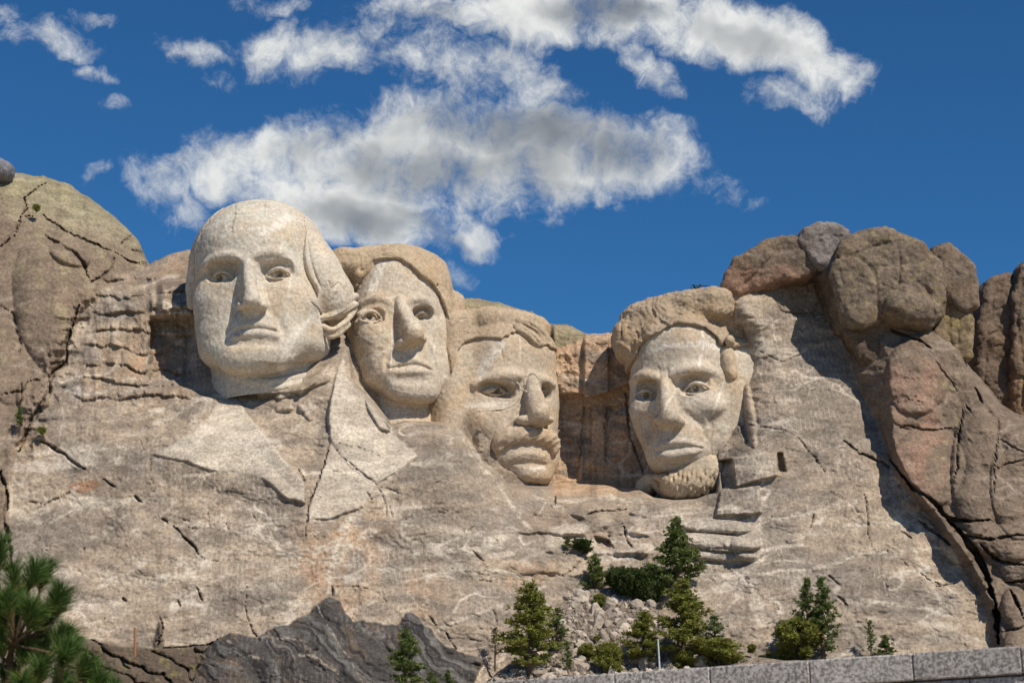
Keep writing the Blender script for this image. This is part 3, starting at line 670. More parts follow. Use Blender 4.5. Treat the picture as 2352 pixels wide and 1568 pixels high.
    for pts, w, dep in CRACKS:
        pts = np.asarray(pts, float); m = w * 2 + 14
        sel = (U > pts[:, 0].min() - m) & (U < pts[:, 0].max() + m) & (V > pts[:, 1].min() - m) & (V < pts[:, 1].max() + m)
        dd, tt = d_line_t(U[sel] + wobu[sel] * .7 + 2.4 * fbm2(U[sel] / 9, V[sel] / 9, 2), V[sel] + wobv[sel] * .7 + 2.0 * fbm2(U[sel] / 8 + 30, V[sel] / 8, 2), pts)
        wv = w * (.25 + 1.15 * noise2(U[sel] / 16, V[sel] / 16 + 50)) * (.25 + .75 * np.sqrt(np.clip(np.sin(np.pi * tt), 0, 1)))
        kk = ss(wv, wv * .35, dd)
        Y[sel] += dep * kk; crk[sel] = np.maximum(crk[sel], kk)
    # round the skyline back
    e = (V - top[None, :]); rr = np.where(nat > .5, 46.0, 22.0)
    x = np.clip(1 - e / rr, 0, 1); Y += (1 - np.sqrt(np.clip(1 - x * x, 0, 1))) * np.where(nat > .5, 5.0, 2.6)
    # colours: the stone's own, with light and shade added in gap and cracks
    tan = np.array([.360, .285, .214]); grey = np.array([.252, .210, .172]); cream = np.array([.53, .462, .375]); orange = np.array([.40, .262, .162]); rust = np.array([.31, .165, .095])
    brown = np.array([.165, .122, .090]); dark = np.array([.052, .049, .050]); lich = np.array([.40, .355, .20]); pink = np.array([.29, .178, .128]); olive = np.array([.265, .23, .145])
    c = lerp3(np.broadcast_to(tan, Y.shape + (3,)), grey, ss(-.25, .4, fbm2(xm / 8, zm / 3.5, 5, off=141)))
    pe = ss(.56, .74, ridged2(xm / 11 + zm / 30, zm / 3.6, 4, gain=.6, off=147)) * ss(-.2, .25, fbm2(xm / 3, zm / 2, 3, off=151))
    c = lerp3(c, cream, pe * .75 * (1 - mS))
    ora = np.clip(.9 * bumpp(U, V, 760, 1290, 130, 150, 0, 2) + .6 * bumpp(U, V, 840, 1220, 80, 90, 0, 2) + .5 * bumpp(U, V, 980, 1360, 60, 90, 0, 2) + .8 * bumpp(U, V, 345, 840, 60, 110, 0, 2) + .6 * bumpp(U, V, 1220, 1330, 100, 60, 0, 2) + .8 * bumpp(U, V, 1300, 830, 60, 60, 0, 2) + .5 * bumpp(U, V, 430, 600, 60, 40, 0, 2), 0, 1) * ss(-.35, .45, fbm2(xm / 2.2, zm / 3.5, 5, off=155))
    c = lerp3(c, orange * 1.05, np.clip(ora * 1.25, 0, 1) * .9)
    c = lerp3(c, rust, ss(.25, .6, fbm2(xm / 1.6, zm / 4, 4, off=159)) * np.clip(ora + .12 * (1 - nat), 0, 1) * .6)
    c = lerp3(c, np.array([.285, .195, .125]), np.clip(q * .6 + .55 * bumpp(U, V, 60, 960, 90, 120, 0, 2) + .5 * bumpp(U, V, 400, 620, 90, 60, 0, 2) + .35 * bumpp(U, V, 1250, 1200, 150, 60, 0, 2) + .3 * bumpp(U, V, 330, 960, 160, 60, -20, 2), 0, 1) * ss(-.4, .3, fbm2(xm / 2.6, zm / 2, 4, off=157)))
    gp = ss(1262, 1275, U) * ss(1480, 1440, U) * ss(1150, 1120, V) + ss(1040, 1060, U) * ss(1270, 1250, U) * ss(860, 820, V)
    c = lerp3(c, orange * 1.25, np.clip(gp, 0, 1) * .7)  # orange gap wall, its colour lightened to lift the deep shade
    c = lerp3(c, grey * .82, ss(.05, .5, fbm2(xm / 3.5 + zm / 9, zm / 1.4, 4, off=143)) * .75 * (1 - nat))
    for pts, w_, a_ in VEINS:
        pts = np.asarray(pts, float); m_ = w_ * 2 + 16
        sel = (U > pts[:, 0].min() - m_) & (U < pts[:, 0].max() + m_) & (V > pts[:, 1].min() - m_) & (V < pts[:, 1].max() + m_)
        dd = d_line(U[sel] + wobu[sel], V[sel] + wobv[sel], pts); wv = w_ * (.4 + 1.3 * noise2(U[sel] / 30, V[sel] / 30 + 80))
        kk = ss(wv, wv * .3, dd) * ss(-.35, .15, fbm2(U[sel] / 7, V[sel] / 5, 3, off=88)) * a_
        c[sel] = lerp3(c[sel], cream, kk)
    c = lerp3(c, lerp3(np.broadcast_to(cream, c.shape), grey * 1.35, ss(-.2, .4, fbm2(xm / 3, zm / 1.2, 4, off=145)) * .7), smooth * .85)
    band = ss(5, -9, sd_poly(U + wobu, V + wobv, [(340, 1046), (431, 1063), (484, 1084), (559, 1085), (618, 1113), (660, 1148), (700, 1168), (694, 1196), (600, 1160), (520, 1136), (400, 1118), (340, 1094)]))
    band = np.maximum(band, .8 * bumpp(U, V, 1000, 1120, 110, 130, 0, 2)); band = np.maximum(band, .55 * bumpp(U, V, 1900, 1000, 150, 420, -15, 2)); band = np.maximum(band, .6 * bumpp(U, V, 230, 1080, 190, 70, 15, 2)); band = np.maximum(band, .6 * bumpp(U, V, 420, 1270, 150, 45, 15, 2))
    c = lerp3(c, grey * .68, band * .75 * (1 - smooth) * (1 - nat) * ss(-.6, .2, fbm2(xm / 1.8, zm / .9, 4, off=149)))
    c = lerp3(c, rust * .9, .8 * ss(2, -2, sd_poly(U + wobu, V + wobv, [(155, 1118), (185, 1106), (225, 1102), (236, 1112), (205, 1130), (180, 1134)]))); c = lerp3(c, grey * .85, q * .35 * ss(-.2, .3, fbm2(xm / 2, zm / .8, 3, off=158)))
    c = lerp3(c, cream, np.clip(bumpp(U, V, 1650, 1240, 120, 70, 0, 2) + bumpp(U, V, 1735, 1065, 60, 34, 0, 2), 0, 1) * .6)
    c = lerp3(c, olive * .95, ss(3, -3, sd_poly(U, V + wobv, [(1035, 660), (1345, 740), (1350, 768), (1310, 790), (1268, 798), (1250, 760), (1225, 735), (1150, 714), (1040, 706)])) * .9)
    c = lerp3(c, brown, mB * .9); c = lerp3(c, lerp3(np.broadcast_to(brown * 1.2, c.shape), olive, ss(640, 500, V + .35 * (300 - U))), mD * .92)
    pk = np.clip(bumpp(U, V, 2105, 870, 85, 110, 8, 2) + bumpp(U, V, 2115, 1060, 90, 120, 20, 2) + .7 * bumpp(U, V, 2110, 955, 60, 40, 0, 2), 0, 1)
    c = lerp3(c, pink, pk * mB * ss(-.5, .2, fbm2(xm / 2, zm / 2, 4, off=163)) * .85)
    lc = ss(.15, .5, fbm2(xm / 1.2, zm / 1.2, 5, off=167)) * np.clip(bumpp(U, V, 2190, 1010, 60, 110, 0, 2) + .8 * bumpp(U, V, 2170, 900, 50, 70, 0, 2) + .6 * mN + .35 * mD, 0, 1)
    c = lerp3(c, lich, lc * .7)
    stk = ss(.1, .5, fbm2(xm / .9, zm / 14, 4, off=171)) * ss(.0, .5, fbm2(xm / 7, zm / 9, 2, off=173))
    c = lerp3(c, brown * .75, stk * .38 * (1 - smooth))
    c = lerp3(c, dark, mS * .93); 
    c = lerp3(c, brown * .8, mS * ss(.0, .45, fbm2(fl, (U + V) / 120, 3, off=183)) * .75); c = lerp3(c, np.array([.15, .142, .135]), mS * ss(-.05, .4, fbm2(fl * 2.2, (U + V) / 260, 3, off=184)) * .8); c = lerp3(c, np.array([.022, .021, .022]), mS * ss(.1, .4, fbm2(fl * 1.7, (U + V) / 300, 3, off=186)) * .8)
    c = lerp3(c, brown * .55, mN * .92); c = lerp3(c, np.array([.26, .22, .06]), mN * ss(.3, .55, fbm2(xm / .6, zm / .6, 4, off=187)) * .5)
    for pts, w_, a_ in [([(729, 1390), (745, 1425), (775, 1475), (800, 1510), (832, 1568)], 2.6, .75), ([(690, 1503), (720, 1508), (745, 1522), (780, 1548)], 6, .6), ([(520, 1470), (530, 1474)], 5, .6), ([(570, 1505), (592, 1512)], 5, .6), ([(610, 1462), (690, 1470)], 3, .5)]:
        dd, tt = d_line_t(U + wobu, V + wobv, pts); c = lerp3(c, np.array([.40, .33, .26]), ss(w_, w_ * .3, dd) * a_ * ss(-.3, .2, fbm2(U / 6, V / 6, 3, off=185)))
    c = lerp3(c, np.array([.10, .075, .06]), crk * .45)  # shade of the narrow cracks painted in, along with dirt staining
    drill = np.clip((1 - nat) * (1 - smooth) * (1 - mN) * (1 - .6 * mS) * ss(-.05, .45, fbm2(xm / 7, zm / 6, 3, off=191) + .45 * ss(1060, 1120, V) * ss(320, 420, U) * ss(1260, 1180, U) + .35 * ss(1480, 1560, U) * ss(1300, 1250, V) + .1), 0, 1)
    Vt = P(U, V, Y)
    vn = veins3(Vt.reshape(-1, 3)).reshape(Y.shape) * (1 - nat * .7) * (1 - mN)
    c = lerp3(c, np.array([.60, .525, .44]), vn * np.where(mS > .5, .0, .75))
    # ---- back rows so that the top has depth
    topv = Vt[0]; nb = 10
    back = []
    for i in range(1, nb + 1):
        b = topv.copy(); b[:, 1] += i * i * .35; b[:, 2] += i * i * .35 * (topv[:, 2] - CAM[2]) / topv[:, 1] - .10 * i * i - .3 * i; back.append(b)
    verts = np.concatenate([np.array(back)[::-1], Vt]); nr = verts.shape[0]
    cc = np.concatenate([np.broadcast_to(c[0], (nb,) + c[0].shape), c]); dr = np.concatenate([np.broadcast_to(drill[0], (nb, NU)), drill])
    lab = np.zeros(Y.shape, int); lab[sdD < 0] = 1; lab[sdB < 0] = 2; lab[sdS < 0] = 3; lab[(sdN < 0) & (sdS >= 0)] = 4; lab[sdL < 0] = 5; lab[sdR < 0] = 6
    lab = np.concatenate([np.broadcast_to(lab[0], (nb, NU)), lab])
    ii = np.arange(nr * NU).reshape(nr, NU)
    F = np.stack([ii[:-1, :-1], ii[1:, :-1], ii[1:, 1:], ii[:-1, 1:]], -1).reshape(-1, 4)
    fl_ = lab[:-1, :-1].ravel()
    VV = verts.reshape(-1, 3); CC = cc.reshape(-1, 3); DD = dr.ravel()
    res = {}
    for k, nm in enumerate(['mountain', 'granite_dome', 'granite_buttress', 'schist_outcrop', 'lichen_rock_shelf', 'left_lapel', 'right_lapel']):
        f = F[fl_ == k]; used = np.unique(f); mp = np.full(len(VV), -1); mp[used] = np.arange(len(used))
        nm2 = 'coat_lapel' if k >= 5 else nm
        res[nm] = mesh_np(nm2, VV[used], mp[f], M_CLIFF, col=CC[used], attrs={'drill': DD[used]})
    return res
PARTS = build_mountain()
tag(PARTS['mountain'], 'pale grey and tan granite mountainside quarried around the four carved heads', 'mountain', kind='structure')
tag(PARTS['granite_dome'], 'rounded olive brown natural granite dome rising left of the carved heads', 'rock')
tag(PARTS['granite_buttress'], 'brown and pink weathered granite buttress right of the bearded head', 'rock')
tag(PARTS['schist_outcrop'], 'dark grey fluted rock with jagged upper edge at the cliff foot', 'rock')
tag(PARTS['lichen_rock_shelf'], 'brown slabby rock shelf with yellow lichen beside the foreground pine', 'rock')
# ------------------------------------------------------------------ the four carved heads
class Head:
    def __init__(s, name, crop, uc, vc, Y0, yaw, pitch=0, roll=0, dep=9.0, h=0.10, size=None):
        s.name = name; s.ox, s.oy, s.k = crop
        s.O = P(*s.px(uc, vc), Y0)
        y, p, r = (math.radians(a) for a in (yaw, pitch, roll))
        n = np.array([math.sin(y), -math.cos(y), 0]); ex = np.array([math.cos(y), math.sin(y), 0]); ez = np.array([0, 0, 1.])
        n, ez = n * math.cos(p) + ez * math.sin(p), ez * math.cos(p) - n * math.sin(p)
        ex, ez = ex * math.cos(r) + ez * math.sin(r), ez * math.cos(r) - ex * math.sin(r)
        s.R = np.stack([ex, -n, ez])           # rows: local axes (x right, y into the rock, z up)
        s.h = h; s.parts = []
        x0, y0, x1, y1 = size
        a = s.L(x0, y1, 0); b = s.L(x1, y0, 0)
        s.lo = np.array([min(a[0], b[0]) - 1.5, -4.6, a[2] - 2.0]); s.hi = np.array([max(a[0], b[0]) + 1.5, dep, b[2] + 2.5])
    def px(s, cx, cy): return s.ox + s.k * cx, s.oy + s.k * cy
    def L(s, cx, cy, d):
        """local point seen at crop pixel (cx, cy), standing d metres proud of the face plane"""
        r = ray(*s.px(cx, cy)); ey = s.R[1]
        t = (-d - (CAM - s.O) @ ey) / (r @ ey)
        return s.R @ (CAM + r * t - s.O)
    def Ls(s, pts): return np.array([s.L(*p) for p in pts])
    def S(s, v, cx, cy, off=0.0):
        """point of the current surface seen at crop pixel (cx, cy), lifted by off towards the viewer"""
        a = s.L(cx, cy, 4.4); b = s.L(cx, cy, -s.hi[1] + .3); n = 400
        t = np.linspace(0, 1, n)[:, None]; p = a + (b - a) * t
        g = np.clip(np.rint((p - v.lo) / v.h).astype(int), 0, np.array(v.F.shape) - 1)
        f = v.F[g[:, 0], g[:, 1], g[:, 2]]; i = int(np.argmax(f < 0)) if (f < 0).any() else n // 2
        q = p[i].copy(); q[1] -= off; return q
    def Ss(s, v, pts, off=0.0): return np.array([s.S(v, p[0], p[1], p[2] if len(p) > 2 else off) for p in pts])
    def groove(s, v, pts, r, off=0.0, k=.15): v.sub(tube(s.Ss(v, pts, off), r), k)
    def ridge(s, v, pts, r, off=0.0, k=.3): v.add(tube(s.Ss(v, pts, off), r), k)
    def poly(s, pts, d=0.0): return np.array([s.L(p[0], p[1], p[2] if len(p) > 2 else d)[[0, 2]] for p in pts])
    def vol(s): return Vol(s.lo, s.hi, s.h)
    def out(s, part, vol, colfn=None, base=(.50, .44, .37), mat=None, rough=.07, fine=.045, seed=0.0, marks=None):
        V, Q = vol.mesh()
        Wd = V @ s.R + s.O
        n = fbm3(Wd / 1.3 + seed, 4); n2 = fbm3(Wd / .35 + seed + 9, 3)
        mv = Wd - CAM; mv /= np.linalg.norm(mv, axis=1)[:, None]
        nrm = np.zeros_like(V); fn = np.cross(Wd[Q[:, 2]] - Wd[Q[:, 0]], Wd[Q[:, 3]] - Wd[Q[:, 1]])
        for i in range(4): np.add.at(nrm, Q[:, i], fn)
        nrm /= np.linalg.norm(nrm, axis=1)[:, None] + 1e-9
        if ((Wd - s.O - s.R[1] * 8) * nrm).sum(1).mean() < 0: Q = Q[:, ::-1]; nrm = -nrm
        Wd = Wd + nrm * (rough * n + fine * n2)[:, None]
        b = np.array(base); big = fbm3(Wd * np.array([.22, .22, .4]) + 31 + seed, 4); st = fbm3(Wd * np.array([1.1, 1.1, .10]) + 57 + seed, 3)
        c = lerp3(np.broadcast_to(b, V.shape), b * np.array([1.02, .945, .855]), ss(-.1, .5, big))
        c = lerp3(c, b * np.array([.86, .86, .88]), ss(.0, .5, -big) * .5)
        c = lerp3(c, b * np.array([.76, .62, .48]), ss(.2, .6, st) * .35)
        c = lerp3(c, np.minimum(b * 1.35, .62), veins3(Wd) * .6)
        if marks:
            rel = Wd - CAM; cp, sp_ = math.cos(PITCH), math.sin(PITCH); dz = rel[:, 1] * cp + rel[:, 2] * sp_
            pu = (W_PX / 2 + FPX * rel[:, 0] / dz - s.ox) / s.k; pv = (H_PX / 2 - FPX * (rel[:, 2] * cp - rel[:, 1] * sp_) / dz - s.oy) / s.k
            for pts, w_, cl, am in marks:
                dd = d_line(pu + 14 * n, pv + 14 * n2, pts); c = lerp3(c, np.array(cl), ss(w_, w_ * .4, dd) * min(1.0, am * 1.25) * ss(-.6, -.05, n2))
        if colfn: c = colfn(s, V, c)
        o = mesh_np(part, Wd, Q, mat or M_FACE, col=c); s.parts.append(o); return o
    def child(s, vols): pass
    def finish(s, label, extra=()):
        root = empty(s.name, tuple(s.O + s.R[1] * 4 + np.array([0, 0, s.lo[2]])))
        join_world(root, s.parts + list(extra)); tag(root, label, 'carved head'); s.root = root; return root

def layer(base, thick, poly, s, y0=-6, y1=8, k=.15, rnd=0.0):
    """a raised layer that follows the surface of base inside a polygon"""
    v = base.copy(); v.F = v.F - thick
    v.op(prism(poly, y0, y1, rnd), k, 'int'); return v
def waves(v, s, ang, per, amp, poly=None, warp=.5, soft=.4, sharp=1.0):
    """carved strands: ripple the surface along a direction in the face plane"""
    x, y, z = v._xyz(tuple(slice(0, q) for q in v.n)); X, Z = np.broadcast_arrays(x[:, 0, :], z[:, 0, :])
    a = math.radians(ang); w = fbm2(X / 2.2 + 7, Z / 2.2, 3) * warp
    ph = (X * math.cos(a) + Z * math.sin(a)) / per + w
    r = np.abs(np.sin(ph * math.pi)) ** sharp
    m = 1.0 if poly is None else ss(soft, -soft, sd_poly(X.astype(float), Z.astype(float), poly))
    v.F += ((r - .5) * amp * m)[:, None, :].astype(np.float32); return v
def eye(H, v, c, re, inner, outer, top, bot, dE, lidr=.16, look=(0, 0), brow=None, pup=True):
    """socket, ball and lids: c, inner, outer, top, bot in crop pixels; dE = how far the ball front stands proud"""
    C = H.L(*c, dE) + np.array([0, re, 0])
    v.add(ell(C + np.array([0, re * .35, -re * .62]), (re * 1.55, re * 1.05, re * .75)), .45)   # flesh under the lower lid
    v.add(ell(C + np.array([0, re * .30, re * .35]), (re * 1.35, re * 1.0, re * .75)), .35)
    v.add(ell(C, re), .10)
    dl = dE + .10; top = (top[0], top[1] + .16 * (bot[1] - top[1]))
    # lids wrap over the ball
    up = H.Ls([(*inner, dl - .25), ((inner[0] + top[0]) / 2, inner[1] + (top[1] - inner[1]) * .78, dl + .05), (*top, dl + .16), ((outer[0] + top[0]) / 2, outer[1] + (top[1] - outer[1]) * .74, dl - .05), (*outer, dl - .55)])
    lo = H.Ls([(*inner, dl - .28), ((inner[0] + bot[0]) / 2, inner[1] + (bot[1] - inner[1]) * .8, dl - .06), (*bot, dl - .02), ((outer[0] + bot[0]) / 2, outer[1] + (bot[1] - outer[1]) * .8, dl - .2), (*outer, dl - .58)])
    v.add(tube(up, [lidr * .6, lidr * 1.0, lidr * 1.3, lidr * 1.1, lidr * .7]), .12)
    v.add(tube(lo, [lidr * .4, lidr * .5, lidr * .55, lidr * .5, lidr * .4]), .22)
    if pup:
        ic = (c[0] + look[0], c[1] + look[1])
        p = H.L(*ic, dE); ri = re * .35
        v.sub(ell(p + [0, -.02, 0], (ri, .8, ri)), .04)
        v.add(tube([p + [-.05, .5, .12], p + [-.05, -.03, .12]], [.10, .10], smooth=0), .04)

PALE_ = (.67, .61, .53); DARK_ = (.24, .175, .125)
def rotz(a):
    a = math.radians(a); return [[math.cos(a), 0, math.sin(a)], [0, 1, 0], [-math.sin(a), 0, math.cos(a)]]
# ---------- first figure (leftmost, highest)
def head_one():
    H = Head('carved_head', (385.9, 431.8, .3106), 640, 800, 190.0, yaw=-9, roll=4.5, size=(130, 40, 1410, 1400), dep=11)
    L = H.L; v = H.vol()
    v.add(ell(L(690, 560, -7.5), (6.95, 7.9, 6.6), n=2.1))
    v.add(ell(L(690, 900, -6.3), (6.75, 6.1, 5.7), n=2.7), 1.2)                  # broad face
    v.add(ell(L(712, 1160, -5.7), (6.5, 5.7, 2.85), n=3.0), 1.3)                  # jaw
    v.add(ell(L(655, 1270, -1.6), (3.5, 1.9, 1.45), n=2.4), 2.2)                         # chin
    v.add(ell(L(650, 1040, -2.4), (2.9, 2.3, 1.6)), 1.4)                         # mouth swell
    v.add(ell(L(330, 830, -2.6), (1.6, 1.5, 1.7)), 1.4); v.add(ell(L(930, 850, -2.3), (2.2, 1.5, 1.9)), 1.5)
    v.add(ell(L(600, 400, -2.3), (4.0, 2.2, 2.1)), 1.4)
    # sockets under level brows
    H.ridge(v, [(232, 628), (270, 575), (330, 530), (410, 500), (480, 496), (532, 520)], [.22, .34, .4, .42, .38, .3], .0, .55)
    H.ridge(v, [(622, 508), (690, 482), (770, 476), (850, 500), (915, 555), (948, 625)], [.3, .4, .42, .42, .36, .24], .0, .55)
    v.sub(ell(L(385, 616, -.2), (1.75, 1.6, 1.12), R=rotz(-8), n=3), .10); v.sub(ell(L(802, 598, -.15), (1.95, 1.6, 1.12), R=rotz(10), n=3), .10)
    v.sub(ell(L(505, 590, .25), (.5, .8, .75)), .4); v.sub(ell(L(680, 580, .25), (.55, .8, .7)), .4)
    eye(H, v, (385, 664), 1.05, (486, 664), (306, 700), (388, 604), (395, 698), -1.3, look=(-8, 2))
    eye(H, v, (815, 632), 1.15, (716, 656), (920, 658), (824, 582), (820, 668), -1.2, look=(2, 2))
    # long straight nose, sharp sided
    v.add(tube(H.Ls([(588, 500, -.25), (592, 600, .50), (604, 720, 1.30), (618, 815, 1.85)]), [.50, .58, .70, .80], smooth=4), .25)
    v.add(ell(L(618, 842, 1.70), (.92, 1.0, .62)), .3)
    v.add(ell(L(545, 872, .75), (.5, .8, .42)), .5); v.add(ell(L(700, 872, .75), (.55, .8, .42)), .5)
    v.add(tube(H.Ls([(592, 540, -.7), (640, 850, -.1)]), [.85, 1.25], smooth=0), .45)
    v.sub(ell(L(572, 904, .95), (.24, .5, .14)), .1); v.sub(ell(L(672, 902, .95), (.26, .5, .14)), .1)
    H.groove(v, [(735, 880), (752, 850), (742, 815)], [.06, .09, .05], .02, .15); H.groove(v, [(508, 880), (500, 850)], [.08, .06], .02, .12)
    # folds beside the mouth
    H.groove(v, [(508, 905), (460, 985), (428, 1060), (420, 1105)], [.08, .12, .14, .08], .05, .6)
    H.groove(v, [(748, 900), (815, 975), (855, 1050), (862, 1095)], [.05, .07, .08, .05], .05, .6)
    # tight lips
    H.ridge(v, [(500, 1030), (570, 1008), (640, 1004), (720, 1010), (790, 1034)], [.10, .18, .2, .18, .10], -.10, .4)
    H.ridge(v, [(490, 1104), (560, 1082), (650, 1074), (730, 1080), (805, 1098)], [.12, .22, .26, .22, .12], -.08, .45)
    H.groove(v, [(448, 1092), (475, 1070), (520, 1048), (590, 1038), (660, 1034), (730, 1042), (790, 1056), (822, 1070)], [.09, .12, .14, .15, .15, .14, .12, .07], .03, .08)
    H.groove(v, [(500, 1150), (580, 1140), (660, 1138), (780, 1140)], [.08, .12, .12, .08], .08, .9)
    H.groove(v, [(350, 238), (420, 208), (500, 192), (570, 190)], [.05, .1, .1, .04], .0, .1)
    v.add(tube(H.Ls([(730, 1150, -9.6), (740, 1580, -8.6)]), [5.6, 6.4], smooth=0), .5)
    H.ridge(v, [(430, 1375), (560, 1420), (690, 1440), (840, 1420), (1050, 1380), (1150, 1340)], [.2, .35, .4, .4, .35, .2], -.05, .2)
    H.ridge(v, [(640, 1400), (760, 1470), (900, 1460), (1060, 1420), (1130, 1390)], [.2, .35, .4, .35, .2], -.05, .2)
    face = v
    hp = H.poly([(60, 900, -5), (60, 300, -5), (200, 0, -5), (700, -60, -3), (1500, 100, -5), (1500, 1000, -8), (1240, 1010, -6), (1100, 880, -4), (1140, 755, -3.2), (1065, 620, -2.6), (1022, 450, -1.8), (985, 300, -1.2), (960, 220, -1.5), (930, 60, -2.4), (900, -200, -2.4), (330, -200, -2.4), (400, 60, -2.6), (330, 235, -2.6), (262, 340, -3), (238, 420, -3.4), (205, 600, -4.5), (185, 800, -5), (160, 880, -5)])
    hair = layer(v, .10, hp, H, k=.12)
    # left lock standing off the temple, right side swept back to the curl
    hair.add(tube(H.Ls([(300, 300, -3.6), (225, 440, -4.6), (190, 620, -5.6), (165, 830, -6.2), (175, 880, -6.2)]), [.4, .7, .7, .6, .3]), .4)
    hair.add(ell(L(1130, 640, -6.2), (2.3, 3.6, 4.2), R=[[.94, 0, .34], [0, 1, 0], [-.34, 0, .94]], n=2.1), 1.2)
    hair.add(ell(L(1225, 830, -6.9), (2.2, 3.0, 2.6), n=2.2), .9)
    for pts, r in [([(1055, 1040, -4.5), (1110, 1010, -4.5), (1215, 1050, -5), (1310, 990, -6), (1380, 900, -7)], .30), ([(1080, 970, -4.3), (1190, 950, -4.6), (1270, 910, -5.2), (1385, 860, -6.6)], .34),
                   ([(1150, 1065, -5.0), (1215, 1095, -5.4), (1290, 1050, -6), (1330, 1010, -6.6)], .32), ([(1100, 900, -4.4), (1200, 890, -4.8), (1300, 840, -5.6), (1385, 800, -6.8)], .36)]:
        hair.add(tube(H.Ls(pts), r), .2)
    for pts in ([(1090, 975), (1190, 965), (1290, 925), (1385, 860)], [(1070, 1030), (1130, 1000), (1220, 1015), (1320, 950)], [(1130, 1050), (1220, 1065), (1300, 1020)], [(1185, 690), (1208, 745), (1262, 700), (1305, 765)], [(1185, 935), (1205, 850), (1245, 772)], [(1030, 380), (1060, 560), (1130, 740)]):
        H.groove(hair, pts, .10, .02, .08)
    H.out('face', face, base=(.53, .472, .395), marks=[([(560, 440), (700, 340), (880, 225)], 45, PALE_, .7), ([(330, 335), (460, 300), (640, 296), (780, 290)], 9, PALE_, .7), ([(1080, 930), (960, 1060), (880, 1180), (840, 1330)], 40, PALE_, .6), ([(905, 640), (890, 800), (870, 1000)], 14, PALE_, .6), ([(505, 90), (498, 200), (470, 330)], 8, DARK_, .55), ([(300, 360), (400, 305), (480, 295)], 6, DARK_, .4), ([(722, 80), (715, 190)], 6, DARK_, .4), ([(300, 960), (330, 985)], 22, DARK_, .35), ([(505, 1085), (520, 1090)], 22, DARK_, .4), ([(760, 730), (870, 760), (1000, 790)], 6, DARK_, .3), ([(640, 1280), (800, 1300), (1000, 1290)], 14, (.36, .29, .22), .5), ([(830, 480), (850, 350)], 10, PALE_, .6)]); H.out('hair', hair, base=(.53, .47, .39), rough=.08, seed=3)
    return H.finish('leftmost and highest carved granite head with long coat lapels below its chin', [PARTS['left_lapel'], PARTS['right_lapel']])

